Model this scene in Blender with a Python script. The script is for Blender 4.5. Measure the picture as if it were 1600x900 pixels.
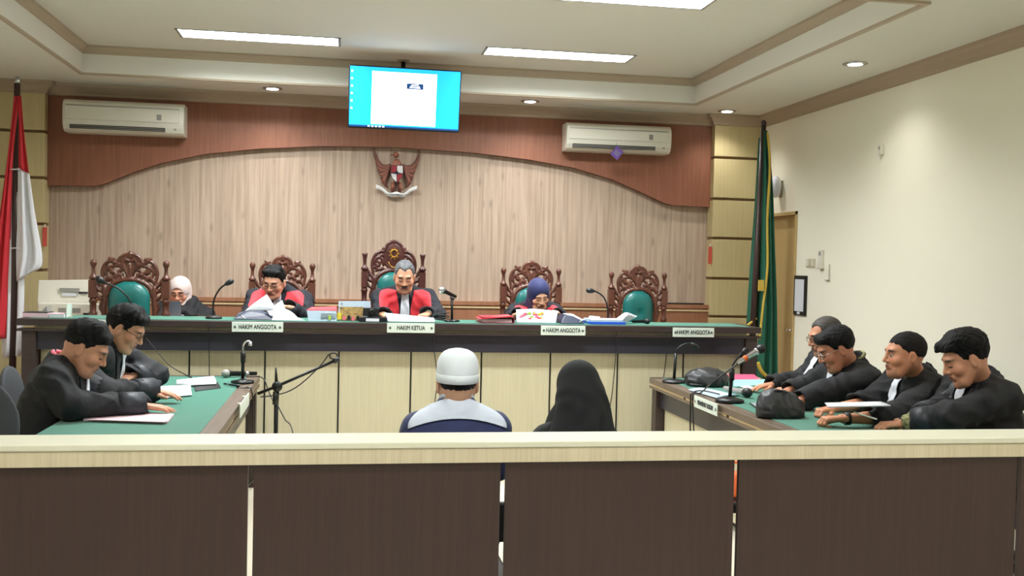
import bpy, math, random
import numpy as np
from mathutils import Vector, Matrix, Euler

# ------------------------------------------------------------------ camera, world, exposure
for o in list(bpy.data.objects): bpy.data.objects.remove(o)
SC = bpy.context.scene
COL = SC.collection
FPX, YAW, PITCH, ROLL, EYE = 1557.45, .16637428, -.02637402, .02267793, 1.6
def _axes():
    cy, sy, cp, sp = math.cos(YAW), math.sin(YAW), math.cos(PITCH), math.sin(PITCH)
    fwd = Vector((sy*cp, cy*cp, sp)); right = Vector((cy, -sy, 0)); up = right.cross(fwd)
    cr, sr = math.cos(ROLL), math.sin(ROLL)
    return right*cr + up*sr, up*cr - right*sr, fwd
RIGHT, UPV, FWD = _axes()
CAM = Vector((0, 0, EYE))
cd = bpy.data.cameras.new('camera'); cd.sensor_width = 36; cd.lens = 36*FPX/1600; cd.clip_start = .05
co = bpy.data.objects.new('camera', cd); COL.objects.link(co)
co.matrix_world = Matrix(((RIGHT.x, UPV.x, -FWD.x, CAM.x), (RIGHT.y, UPV.y, -FWD.y, CAM.y), (RIGHT.z, UPV.z, -FWD.z, CAM.z), (0, 0, 0, 1)))
SC.camera = co
SC.view_settings.view_transform = 'Standard'; SC.view_settings.look = 'None'
SC.view_settings.gamma = 1; SC.view_settings.use_curve_mapping = False
SC.view_settings.exposure = .02
w = bpy.data.worlds.new('world'); SC.world = w; w.use_nodes = True
w.node_tree.nodes['Background'].inputs[0].default_value = (.8, .85, .9, 1)
w.node_tree.nodes['Background'].inputs[1].default_value = .3
TROFFER_W, DOWN_W = 112, 36      # lamp strengths in watts

def ray(px, py): return RIGHT*((px-800)/FPX) - UPV*((py-450)/FPX) + FWD
def atY(px, py, y): d = ray(px, py); return CAM + d*(y/d.y)
def atX(px, py, x): d = ray(px, py); return CAM + d*(x/d.x)
def atZ(px, py, z): d = ray(px, py); return CAM + d*((z-EYE)/d.z)

# ------------------------------------------------------------------ materials
def lin(c):
    c = [x/255 for x in c]
    return tuple(x/12.92 if x <= .04045 else ((x+.055)/1.055)**2.4 for x in c) + (1,)
MATS = {}
def mat(name, rgb, rough=.5, metal=0, spec=.5, grain=None, bump=None, rgb2=None, emit=0, sheen=0, attr=False, coat=0, sss=0, dirt=0):
    m = bpy.data.materials.new(name); m.use_nodes = True; MATS[name] = m
    nt = m.node_tree; b = nt.nodes['Principled BSDF']; N = nt.nodes.new; L = nt.links.new
    b.inputs['Base Color'].default_value = lin(rgb); b.inputs['Roughness'].default_value = rough
    b.inputs['Metallic'].default_value = metal; b.inputs['Specular IOR Level'].default_value = spec
    b.inputs['Sheen Weight'].default_value = sheen; b.inputs['Coat Weight'].default_value = coat
    if sss: b.inputs['Subsurface Weight'].default_value = sss; b.inputs['Subsurface Radius'].default_value = (.004, .002, .0015); b.inputs['Subsurface Scale'].default_value = 1
    if emit: b.inputs['Emission Color'].default_value = lin(rgb); b.inputs['Emission Strength'].default_value = emit
    if attr:
        a = N('ShaderNodeAttribute'); a.attribute_name = 'tint'; L(a.outputs['Color'], b.inputs['Base Color'])
    if grain or bump:
        tc = N('ShaderNodeTexCoord')
    if grain:                                   # grain = scale vector of a stretched noise between rgb and rgb2
        mp = N('ShaderNodeMapping'); mp.inputs['Scale'].default_value = grain; L(tc.outputs['Object'], mp.inputs[0])
        nz = N('ShaderNodeTexNoise'); nz.inputs['Scale'].default_value = 1; nz.inputs['Detail'].default_value = 6; nz.inputs['Roughness'].default_value = .62
        L(mp.outputs[0], nz.inputs['Vector'])
        cr = N('ShaderNodeValToRGB'); cr.color_ramp.elements[0].position = .34; cr.color_ramp.elements[1].position = .66
        cr.color_ramp.elements[0].color = lin(rgb2 or rgb); cr.color_ramp.elements[1].color = lin(rgb)
        L(nz.outputs['Fac'], cr.inputs[0]); L(cr.outputs[0], b.inputs['Base Color'])
        if dirt:                                # knots and plank-to-plank variation
            m2 = N('ShaderNodeMapping'); m2.inputs['Scale'].default_value = (9, 9, 3.2); L(tc.outputs['Object'], m2.inputs[0])
            vz = N('ShaderNodeTexVoronoi'); vz.inputs['Scale'].default_value = 1; L(m2.outputs[0], vz.inputs['Vector'])
            c2 = N('ShaderNodeValToRGB'); c2.color_ramp.elements[0].position = .05; c2.color_ramp.elements[1].position = .2
            c2.color_ramp.elements[0].color = (dirt, dirt, dirt, 1); c2.color_ramp.elements[1].color = (1, 1, 1, 1)
            L(vz.outputs['Distance'], c2.inputs[0])
            mx = N('ShaderNodeMix'); mx.data_type = 'RGBA'; mx.blend_type = 'MULTIPLY'; mx.inputs['Factor'].default_value = .7
            L(cr.outputs[0], mx.inputs['A']); L(c2.outputs[0], mx.inputs['B']); L(mx.outputs['Result'], b.inputs['Base Color'])
    if bump:                                    # bump = (scale, strength)
        n2 = N('ShaderNodeTexNoise'); n2.inputs['Scale'].default_value = bump[0]; n2.inputs['Detail'].default_value = 4
        L(tc.outputs['Object'], n2.inputs['Vector'])
        bp = N('ShaderNodeBump'); bp.inputs['Strength'].default_value = bump[1]; bp.inputs['Distance'].default_value = .01
        L(n2.outputs['Fac'], bp.inputs['Height']); L(bp.outputs[0], b.inputs['Normal'])
    return m

mat('wall_paint', (244, 240, 222), .75, bump=(60, .04))
mat('ceiling_paint', (228, 225, 214), .85)
mat('cove_paint', (236, 234, 226), .85)
mat('cornice', (176, 157, 136), .6)
mat('crown', (184, 168, 146), .6)
mat('pale_panel', (194, 172, 153), .55, grain=(38, 38, 1.3), rgb2=(165, 142, 123), dirt=.62)
mat('arch_panel', (148, 94, 70), .5, grain=(90, 90, 3), rgb2=(128, 79, 58))
mat('wainscot', (166, 115, 84), .5, grain=(40, 40, 2), rgb2=(148, 99, 71))
mat('gold_trim', (222, 196, 150), .35, metal=.2)
mat('cream_panel', (203, 195, 165), .5, grain=(70, 70, 2), rgb2=(192, 183, 153))
mat('column_panel', (206, 190, 144), .5, grain=(70, 70, 2), rgb2=(196, 179, 132))
mat('groove', (122, 92, 58), .6)
mat('dark_wood', (62, 48, 46), .42, grain=(3, 70, 70), rgb2=(50, 38, 37))
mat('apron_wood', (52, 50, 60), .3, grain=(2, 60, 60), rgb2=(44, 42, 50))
mat('rail_dark', (57, 37, 32), .45, grain=(80, 80, 2.2), rgb2=(46, 30, 26))
mat('rail_pale', (198, 187, 158), .5, grain=(90, 90, 2.5), rgb2=(182, 169, 140))
mat('rail_top', (202, 200, 178), .42)
mat('table_wood', (112, 96, 82), .42, grain=(60, 3, 60), rgb2=(96, 81, 68))
mat('felt', (28, 112, 92), .9, sheen=.3, bump=(300, .05))
mat('green_leather', (22, 104, 100), .38, coat=.15)
mat('carved_wood', (104, 60, 44), .36, bump=(45, .12), grain=(14, 14, 4), rgb2=(78, 42, 31), coat=.2)
mat('carved_dark', (88, 44, 38), .36, bump=(45, .12), grain=(14, 14, 4), rgb2=(64, 30, 26), coat=.2)
mat('gilt', (190, 140, 60), .35, metal=.6)
mat('white_plastic', (226, 222, 208), .4)
mat('grey_plastic', (150, 148, 142), .45)
mat('black_plastic', (26, 26, 28), .4)
mat('black_metal', (24, 27, 26), .35, metal=.3)
mat('chrome', (205, 205, 208), .22, metal=.9)
mat('paper', (214, 217, 224), .8)
mat('paper_blue', (176, 194, 210), .8)
mat('paper_pink', (226, 192, 200), .75)
mat('plate', (212, 222, 212), .45)
mat('ink', (22, 26, 30), .6)
mat('ink_pale', (150, 158, 150), .6)
mat('robe', (22, 23, 27), .8, bump=(26, .35))
mat('robe_blue', (21, 24, 34), .8, bump=(26, .3))
mat('satin', (30, 33, 42), .5, bump=(30, .3))
mat('red_cloth', (226, 50, 62), .75, sheen=.2)
mat('bib_white', (232, 234, 244), .75)
mat('shirt_navy', (42, 50, 92), .8, sheen=.2)
mat('shirt_white', (212, 220, 234), .8)
mat('cap_white', (236, 243, 250), .8, bump=(40, .15))
mat('scarf_black', (13, 16, 18), .85)
mat('scarf_navy', (36, 42, 92), .75, sheen=.1)
mat('scarf_pale', (218, 200, 196), .8, sheen=.2)
mat('skin', (190, 140, 110), .5, attr=True, sss=.06)
mat('hair', (17, 16, 18), .7, spec=.25, grain=(160, 160, 40), rgb2=(10, 10, 12))
mat('hair_short', (38, 34, 33), .75, spec=.2, grain=(260, 260, 120), rgb2=(20, 18, 18))
mat('hair_grey', (120, 122, 126), .55, grain=(150, 150, 60), rgb2=(40, 41, 45))
mat('hair_thin', (70, 62, 56), .6, grain=(150, 150, 60), rgb2=(34, 30, 28))
mat('flag_red', (206, 36, 48), .75, sheen=.2)
mat('flag_white', (226, 226, 232), .75, sheen=.2)
mat('flag_green', (14, 92, 68), .7, sheen=.2)
mat('fringe', (206, 176, 70), .6, bump=(200, .3))
mat('pole_wood', (66, 48, 46), .4)
mat('door_panel', (196, 170, 118), .55, grain=(60, 60, 2), rgb2=(186, 158, 106))
mat('floor_tile', (214, 206, 188), .25)
mat('dais', (120, 84, 62), .6)
mat('office_fabric', (66, 68, 72), .85, bump=(200, .1))
mat('lamp_glow', (255, 255, 250), .5, emit=9)
mat('down_glow', (255, 250, 244), .5, emit=16)
mat('louvre', (220, 226, 226), .4, metal=.3)
mat('louvre_blade', (120, 128, 128), .5, metal=.3)
mat('red_sign', (206, 84, 72), .5)
mat('purple', (104, 74, 150), .5)
mat('navy_folder', (34, 42, 66), .4)
mat('blue_folder', (38, 86, 208), .45)
mat('maroon', (140, 34, 52), .5)
mat('pink_folder', (222, 84, 120), .6)
mat('teal_folder', (150, 214, 200), .6)
mat('bag_black', (30, 31, 34), .45, bump=(60, .15))
mat('orange', (228, 104, 40), .6)
mat('screen_blue', (30, 160, 236), .3, emit=1.6)
mat('screen_cyan', (96, 222, 250), .3, emit=1.7)
mat('screen_white', (255, 255, 255), .3, emit=2.4)
mat('screen_navy', (24, 70, 130), .3, emit=.8)
mat('eagle', (150, 92, 72), .5, metal=.1)
mat('eagle_dark', (110, 66, 56), .5)
mat('shield_red', (150, 40, 50), .5)
mat('shield_white', (226, 224, 222), .5)
mat('shield_black', (40, 40, 60), .5)
mat('photo_gold', (190, 160, 84), .6, grain=(30, 30, 60), rgb2=(120, 92, 66))
mat('yellow', (240, 208, 60), .6)
mat('lime', (176, 206, 84), .6)
mat('rose', (232, 110, 130), .6)
mat('glass_lens', (200, 210, 215), .1, spec=.6)
mat('laptop_grey', (126, 138, 152), .45)
mat('booklet_cover', (152, 170, 190), .7)
mat('batik', (176, 172, 120), .8, grain=(60, 60, 60), rgb2=(70, 70, 48))

# ------------------------------------------------------------------ mesh helpers
class MB:
    def __init__(s): s.v = []; s.f = []; s.s = []
    def add(s, vs, fs, smooth=False):
        n = len(s.v); s.v += [tuple(v) for v in vs]
        for f in fs: s.f.append(tuple(i+n for i in f)); s.s.append(smooth)
        return s
    def box(s, x0, x1, y0, y1, z0, z1, M=None):
        vs = [Vector((x, y, z)) for z in (z0, z1) for y in (y0, y1) for x in (x0, x1)]
        if M is not None: vs = [M @ v for v in vs]
        return s.add(vs, [(0,2,3,1), (4,5,7,6), (0,1,5,4), (2,6,7,3), (0,4,6,2), (1,3,7,5)])
    def cbox(s, c, size, M=None):
        a, b, d = [q/2 for q in size]
        T = Matrix.Translation(Vector(c)) @ (M.to_4x4() if M is not None else Matrix.Identity(4))
        return s.box(-a, a, -b, b, -d, d, T)
    def tube(s, pts, r, n=8, closed=False):
        pts = [Vector(p) for p in pts]; m = len(pts); rs = r if isinstance(r, (list, tuple)) else [r]*m
        vs = []; prev = None
        for i, p in enumerate(pts):
            if closed: t = pts[(i+1) % m]-pts[i-1]
            else: t = pts[min(i+1, m-1)]-pts[max(i-1, 0)]
            t.normalize()
            if prev is None: a = t.orthogonal().normalized()
            else:
                a = prev-t*prev.dot(t)
                a = a.normalized() if a.length > 1e-6 else t.orthogonal().normalized()
            prev = a; b = t.cross(a)
            vs += [p+(a*math.cos(2*math.pi*k/n)+b*math.sin(2*math.pi*k/n))*rs[i] for k in range(n)]
        fs = [(i*n+k, i*n+(k+1) % n, ((i+1) % m)*n+(k+1) % n, ((i+1) % m)*n+k) for i in range(m if closed else m-1) for k in range(n)]
        if not closed: fs += [tuple(range(n))[::-1], tuple((m-1)*n+k for k in range(n))]
        return s.add(vs, fs, True)
    def lathe(s, prof, base=(0,0,0), M=None, n=20, smooth=True):
        vs = []
        for r, h in prof:
            for k in range(n): vs.append(Vector((max(r, 1e-4)*math.cos(2*math.pi*k/n), max(r, 1e-4)*math.sin(2*math.pi*k/n), h)))
        if M is not None: vs = [M @ v for v in vs]
        vs = [v+Vector(base) for v in vs]; m = len(prof)
        fs = [(i*n+k, i*n+(k+1) % n, (i+1)*n+(k+1) % n, (i+1)*n+k) for i in range(m-1) for k in range(n)]
        fs += [tuple(range(n))[::-1], tuple((m-1)*n+k for k in range(n))]
        return s.add(vs, fs, smooth)
    def prism(s, poly, ext):
        poly = [Vector(p) for p in poly]; n = len(poly); ext = Vector(ext)
        return s.add(poly+[p+ext for p in poly], [tuple(range(n))[::-1], tuple(range(n, 2*n))]+[(i, (i+1) % n, (i+1) % n+n, i+n) for i in range(n)])
    def grid(s, rows, smooth=True):
        m, n = len(rows), len(rows[0])
        return s.add([p for r in rows for p in r], [(i*n+j, i*n+j+1, (i+1)*n+j+1, (i+1)*n+j) for i in range(m-1) for j in range(n-1)], smooth)
    def ball(s, c, r, n=14, M=None):
        if not isinstance(r, (list, tuple)): r = (r, r, r)
        m = max(6, n//2); prof = [(math.sin(math.pi*i/m), -math.cos(math.pi*i/m)) for i in range(m+1)]
        S = Matrix.Diagonal((*r, 1)); S = (M.to_4x4() @ S) if M is not None else S
        return s.lathe(prof, c, S, n)
    def mesh(s, name):
        me = bpy.data.meshes.new(name); me.from_pydata(s.v, [], s.f); me.polygons.foreach_set('use_smooth', s.s); me.update()
        return me

def obj(name, mb, m, parent=None, bev=0, solid=0, sub=0):
    me = mb.mesh(name) if isinstance(mb, MB) else mb
    if m is not None:
        me.materials.clear()
        for q in (m if isinstance(m, (list, tuple)) else [m]): me.materials.append(MATS[q] if isinstance(q, str) else q)
    o = bpy.data.objects.new(name, me); COL.objects.link(o)
    if parent is not None:
        o.parent = parent
        if parent.parent is None: o.matrix_parent_inverse = parent.matrix_basis.inverted()
    if solid: q = o.modifiers.new('solid', 'SOLIDIFY'); q.thickness = solid; q.offset = 0
    if sub: q = o.modifiers.new('sub', 'SUBSURF'); q.levels = sub; q.render_levels = sub
    if bev: q = o.modifiers.new('bev', 'BEVEL'); q.width = bev; q.segments = 2; q.limit_method = 'ANGLE'
    return o
def tag(o, label, cat, group=None):
    o['label'] = label; o['category'] = cat
    if group: o['group'] = group
    return o
def thing(name, label, cat, loc=(0,0,0), group=None, rotz=0):
    o = bpy.data.objects.new(name, None); COL.objects.link(o); o.empty_display_size = .1
    o.location = loc; o.rotation_euler = (0, 0, rotz)
    o.matrix_basis = Matrix.Translation(Vector(loc)) @ Matrix.Rotation(rotz, 4, 'Z')
    return tag(o, label, cat, group)
def struct(name, mb, m, parent=None, **k):
    o = obj(name, mb, m, parent, **k)
    if parent is None: o['kind'] = 'structure'
    return o
def dup(root, loc, rotz=0, label=None, group=None):
    r = root.copy(); COL.objects.link(r); r.matrix_basis = Matrix.Translation(Vector(loc)) @ Matrix.Rotation(rotz, 4, 'Z')
    if label: r['label'] = label
    if group: r['group'] = group
    for ch in root.children:
        c = ch.copy(); COL.objects.link(c); c.parent = r
        for g in ch.children: q = g.copy(); COL.objects.link(q); q.parent = c
    return r
def text(name, s, size, M, m, parent, ext=.0015):
    cu = bpy.data.curves.new(name, 'FONT'); cu.body = s; cu.size = 1; cu.extrude = ext/size; cu.align_x = 'CENTER'; cu.align_y = 'CENTER'; cu.bevel_depth = .012; cu.bevel_resolution = 0
    t = bpy.data.objects.new('tmp_text', cu); COL.objects.link(t)
    dg = bpy.context.evaluated_depsgraph_get(); me = bpy.data.meshes.new_from_object(t.evaluated_get(dg))
    bpy.data.objects.remove(t); me.transform(M @ Matrix.Diagonal((size, size, size, 1)))
    return obj(name, me, m, parent)
def frame(o, x, y, z): # matrix with these axes
    x, y, z = Vector(x), Vector(y), Vector(z)
    return Matrix(((x.x, y.x, z.x, o[0]), (x.y, y.y, z.y, o[1]), (x.z, y.z, z.z, o[2]), (0, 0, 0, 1)))
def bez(p0, p1, p2, p3, n=10):
    p0, p1, p2, p3 = map(Vector, (p0, p1, p2, p3)); out = []
    for i in range(n+1):
        t = i/n; out.append(p0*(1-t)**3+p1*3*t*(1-t)**2+p2*3*t*t*(1-t)+p3*t**3)
    return out
def spline(pts, n=8):
    pts = [Vector(p) for p in pts]; out = []
    for i in range(len(pts)-1):
        a, b, c, d = pts[max(i-1, 0)], pts[i], pts[i+1], pts[min(i+2, len(pts)-1)]
        for k in range(n):
            t = k/n; out.append(.5*((2*b)+(c-a)*t+(2*a-5*b+4*c-d)*t*t+(3*b-a-3*c+d)*t**3))
    return out+[pts[-1]]

# ------------------------------------------------------------------ implicit surfaces (smooth unions meshed with surface nets)
def _a(v): return np.array(tuple(v), dtype=np.float32)
def cap(a, b, ra, rb=None, k=.02, sub=False): return ('c', _a(a), _a(b), ra, ra if rb is None else rb, k, sub)
def ell(c, r, k=.02, sub=False, R=None): return ('e', _a(c), _a(r), None if R is None else np.array([list(q) for q in R], dtype=np.float32), None, k, sub)
def ev(prims, P):
    d = None
    for (t, a, b, ra, rb, k, sub) in prims:
        if t == 'c':
            ab = b-a; L = float(ab @ ab) or 1e-9; pa = P-a
            h = np.clip((pa @ ab)/L, 0, 1); q = pa-h[:, None]*ab
            di = np.sqrt(np.einsum('ij,ij->i', q, q))-(ra+(rb-ra)*h)
        else:
            p = P-a
            if ra is not None: p = p @ ra            # columns of R are the axes
            p1 = p/b; k0 = np.sqrt(np.einsum('ij,ij->i', p1, p1)); p2 = p1/b
            k1 = np.sqrt(np.einsum('ij,ij->i', p2, p2))+1e-9
            di = k0*(k0-1)/k1
        if d is None: d = di; continue
        if sub:
            h = np.clip(.5-.5*(di+d)/k, 0, 1); d = d*(1-h)-di*h+k*h*(1-h)
        else:
            h = np.clip(.5+.5*(d-di)/k, 0, 1); d = d*(1-h)+di*h-k*h*(1-h)
    return d
def nets(fn, lo, hi, h):
    lo = np.array(tuple(lo), np.float32); hi = np.array(tuple(hi), np.float32)
    nb = np.maximum(np.ceil((hi-lo)/(4*h)).astype(int), 1)
    bi = np.stack(np.meshgrid(*[np.arange(n) for n in nb], indexing='ij'), -1).reshape(-1, 3)
    dc = fn((lo+(bi*4+1.5)*h).astype(np.float32))
    D = np.repeat(np.repeat(np.repeat(dc.reshape(nb), 4, 0), 4, 1), 4, 2).astype(np.float32)
    act = bi[np.abs(dc) < 4*h*1.6]
    off = np.stack(np.meshgrid(*[np.arange(4)]*3, indexing='ij'), -1).reshape(-1, 3)
    idx = (act[:, None, :]*4+off[None]).reshape(-1, 3)
    D[idx[:, 0], idx[:, 1], idx[:, 2]] = fn((lo+idx*h).astype(np.float32))
    S = D < 0
    c = [S[i:S.shape[0]-1+i, j:S.shape[1]-1+j, k:S.shape[2]-1+k] for i in (0, 1) for j in (0, 1) for k in (0, 1)]
    cnt = sum(q.astype(np.int8) for q in c)
    cell = np.argwhere((cnt > 0) & (cnt < 8))
    if len(cell) == 0: return np.zeros((0, 3)), []
    vid = -np.ones(cnt.shape, np.int32); vid[cell[:, 0], cell[:, 1], cell[:, 2]] = np.arange(len(cell))
    acc = np.zeros((len(cell), 3), np.float32); num = np.zeros(len(cell), np.float32)
    for ax in range(3):
        o1, o2 = [q for q in range(3) if q != ax]
        for u in (0, 1):
            for v in (0, 1):
                p = cell.copy(); p[:, o1] += u; p[:, o2] += v; q = p.copy(); q[:, ax] += 1
                da = D[p[:, 0], p[:, 1], p[:, 2]]; db = D[q[:, 0], q[:, 1], q[:, 2]]
                m = (da < 0) != (db < 0); t = np.where(m, da/np.where(m, da-db, 1), 0)
                x = np.zeros((len(cell), 3), np.float32); x[:, ax] = t; x[:, o1] = u; x[:, o2] = v
                acc += x*m[:, None]; num += m
    V = lo+(cell+acc/num[:, None])*h
    F = []
    for ax in range(3):
        o1, o2 = [(1, 2), (2, 0), (0, 1)][ax]
        A = [slice(None)]*3; B = [slice(None)]*3; A[ax] = slice(0, -1); B[ax] = slice(1, None)
        sa = S[tuple(A)]; sb = S[tuple(B)]; e = np.argwhere(sa != sb)
        e = e[(e[:, o1] > 0) & (e[:, o2] > 0) & (e[:, o1] < cnt.shape[o1]) & (e[:, o2] < cnt.shape[o2])]
        inn = sa[e[:, 0], e[:, 1], e[:, 2]]
        q = []
        for (u, v) in ((-1, -1), (0, -1), (0, 0), (-1, 0)):
            g = e.copy(); g[:, o1] += u; g[:, o2] += v; q.append(vid[g[:, 0], g[:, 1], g[:, 2]])
        q = np.stack(q, -1); q[~inn] = q[~inn][:, ::-1]; F.append(q[(q >= 0).all(1)])
    return V, np.concatenate(F)
def np_mesh(name, V, F, tint=None):
    me = bpy.data.meshes.new(name); me.from_pydata(np.asarray(V).tolist(), [], np.asarray(F).tolist())
    me.polygons.foreach_set('use_smooth', [True]*len(me.polygons))
    if tint is not None:
        at = me.color_attributes.new('tint', 'FLOAT_COLOR', 'POINT'); at.data.foreach_set('color', np.asarray(tint, np.float32).reshape(-1))
    me.update(); return me
def sdf_obj(name, prims, h, m, parent, pad=.03, fn=None):
    P = []
    for p in prims:
        if p[6]: continue
        if p[0] == 'c': P += [p[1]-max(p[3], p[4]), p[1]+max(p[3], p[4]), p[2]-max(p[3], p[4]), p[2]+max(p[3], p[4])]
        else: P += [p[1]-max(p[2]), p[1]+max(p[2])]
    P = np.array(P); V, F = nets(fn or (lambda q: ev(prims, q)), P.min(0)-pad, P.max(0)+pad, h)
    return obj(name, np_mesh(name, V, F), m, parent)

# ------------------------------------------------------------------ the room
XL, XR, YB, YF = -3.2, 4.1, 9.6, -4.0
ZS, ZU = 3.1, 3.32                                  # soffit and raised ceiling
COVE = (-2.19, 3.16, 5.16, 8.85)
struct('floor', MB().box(XL-.2, XR+.2, YF-.2, YB+.2, -.1, 0), 'floor_tile')
pan = struct('wall_back', MB().box(XL-.2, XR+.2, YB, YB+.2, 0, 3.6), 'pale_panel')
DY0, DY1, DZ = 8.63, 9.32, 2.125                      # door opening in the right wall
struct('wall_right', MB().box(XR, XR+.2, YF-.2, DY0, 0, 3.6).box(XR, XR+.2, DY1, YB, 0, 3.6).box(XR, XR+.2, DY0, DY1, DZ, 3.6), 'wall_paint')
struct('wall_left', MB().box(XL-.2, XL, YF-.2, YB, 0, 3.6), 'wall_paint')
struct('wall_front', MB().box(XL, XR, YF-.2, YF, 0, 3.6), 'wall_paint')
d = struct('door_1', MB().box(XR+.05, XR+.09, DY0, DY1, 0, DZ), 'door_panel')
obj('door_frame', MB().box(XR-.012, XR+.05, DY0-.0, DY0+.03, 0, DZ).box(XR-.012, XR+.05, DY1-.03, DY1, 0, DZ).box(XR-.012, XR+.05, DY0, DY1, DZ-.03, DZ), 'door_panel', d)
obj('handle', MB().tube([(XR+.05, DY0+.1, 1.02), (XR-.0, DY0+.1, 1.02), (XR-.0, DY0+.2, 1.02)], .01), 'chrome', d)

# ceiling: soffit ring, riser, crown, raised centre (and a second coffer over the public seats)
cx0, cx1, cy0, cy1 = COVE
LX, LYS = (-.69, 1.71), (8.125, 6.28, 2.2, .3)          # lamp openings in the raised ceiling
def ring(x0, x1, y0, y1, z, X0, X1, Y0, Y1, Z):     # quad strip between two rectangles
    a = [(x0, y0, z), (x1, y0, z), (x1, y1, z), (x0, y1, z)]; b = [(X0, Y0, Z), (X1, Y0, Z), (X1, Y1, Z), (X0, Y1, Z)]
    return MB().add(a+b, [(i, (i+1) % 4, (i+1) % 4+4, i+4) for i in range(4)])
c2y0, c2y1 = -.6, 3.1
sof = MB()
for (a, b, c, e) in ((XL, XR, cy1, YB), (XL, cx0, YF, cy1), (cx1, XR, YF, cy1), (cx0, cx1, c2y1, cy0), (cx0, cx1, YF, c2y0)): sof.box(a, b, c, e, ZS, ZS+.5)
cl = struct('ceiling', sof, 'ceiling_paint')
for (y0, y1) in ((cy0, cy1), (c2y0, c2y1)):
    hx = [(x-.625, x+.625) for x in LX]; hy = [(q-.155, q+.155) for q in LYS if y0 < q < y1]
    gx = sorted([cx0, cx1]+[q for h in hx for q in h]); gy = sorted([y0, y1]+[q for h in hy for q in h])
    pn = MB()
    for j, (c, e) in enumerate(zip(gy, gy[1:])):
        if j % 2 == 0: pn.box(cx0, cx1, c, e, ZU, ZU+.1)
        else:
            for i, (a, b) in enumerate(zip(gx, gx[1:])):
                if i % 2 == 0: pn.box(a, b, c, e, ZU, ZU+.1)
    obj('cove_panel', pn, 'ceiling_paint', cl)
    e = .0005
    obj('riser', ring(cx0+e, cx1-e, y0+e, y1-e, ZS, cx0+e, cx1-e, y0+e, y1-e, ZU), 'cove_paint', cl)
    cr_ = MB(); prof = [(0, 3.255), (.012, 3.258), (.02, 3.275), (.045, 3.30), (.055, 3.305), (.055, ZU)]
    for (p, z), (q, u) in zip(prof, prof[1:]):
        r_ = ring(cx0+p, cx1-p, y0+p, y1-p, z, cx0+q, cx1-q, y0+q, y1-q, u); cr_.add(r_.v, r_.f)
    obj('crown_moulding', cr_, 'crown', cl)
    bd = MB()
    for (a, b, c, e2) in ((cx0-.03, cx1+.03, y0-.03, y0), (cx0-.03, cx1+.03, y1, y1+.03), (cx0-.03, cx0, y0, y1), (cx1, cx1+.03, y0, y1)): bd.box(a, b, c, e2, ZS-.016, ZS)
    obj('edge_bead', bd, 'crown', cl)

# columns of the back wall: cream panels with grooves between
def column(x0, x1, zs):
    c = struct('trim_1' if x0 < 0 else 'trim_2', MB().box(x0, x1, 9.47, YB, .0, ZS), 'groove')
    zz = [.36]+zs+[ZS-.07]
    for a, b in zip(zz, zz[1:]):
        obj('panel', MB().box(x0 - (.0 if x0 < 0 else .012), x1+(.012 if x0 < 0 else 0), 9.445, YB-.002, a+.013, b-.013), 'column_panel', c, bev=.004)
    return c
column(XL, -2.66, [1.04, 1.43, 1.84, 2.25, 2.66])
column(3.6, XR, [1.10, 1.48, 1.88, 2.27, 2.68])

# arch panel, proud of the pale panel
ax = [(-2.66, 2.19), (-2.232, 2.20), (-2.15, 2.225), (-1.95, 2.32), (-1.685, 2.424), (-1.292, 2.525), (-.8, 2.595), (-.252, 2.64), (.45, 2.66), (1.2, 2.638), (1.75, 2.592), (2.19, 2.53), (2.58, 2.43), (2.85, 2.325), (3.1, 2.222), (3.181, 2.20), (3.6, 2.19)]
ap = struct('trim_3', MB().prism([(x, 9.53, z) for x, z in ax]+[(3.6, 9.53, ZS), (-2.66, 9.53, ZS)], (0, .07, 0)), 'arch_panel')
# wainscot ledge with a gold line
wn = struct('baseboard_back', MB().box(-2.66, 3.6, 9.50, YB, .36, 1.205), 'wainscot', bev=.004)
obj('ledge', MB().box(-2.66, 3.6, 9.485, 9.51, 1.175, 1.212), 'wainscot', wn)
obj('gold_line', MB().box(-2.66, 3.6, 9.488, 9.505, 1.146, 1.162), 'gold_trim', wn)

# cornice along back wall, around the columns, along right and left walls
cp = [(0, 2.995), (.018, 3.0), (.022, 3.02), (.06, 3.06), (.085, 3.075), (.09, ZS)]
def sweep(path, nrm):
    m = MB(); rows = [[(p[0]+n[0]*q, p[1]+n[1]*q, z) for q, z in cp] for p, n in zip(path, nrm)]
    return m.grid(rows, False)
pth = [(XL, YF), (XL, 9.445), (-2.648, 9.445), (-2.648, 9.53), (3.588, 9.53), (3.588, 9.445), (XR, 9.445), (XR, YF)]
nr = [(1, 0), (1, -1), (1, -1), (1, -1), (-1, -1), (-1, -1), (-1, -1), (-1, 0)]
struct('trim_4', sweep(pth, nr), 'cornice')

# raised floor for the judges
ds = struct('floor_dais', MB().box(XL, XR, 7.55, YB, 0, .36), 'dais')

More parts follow.
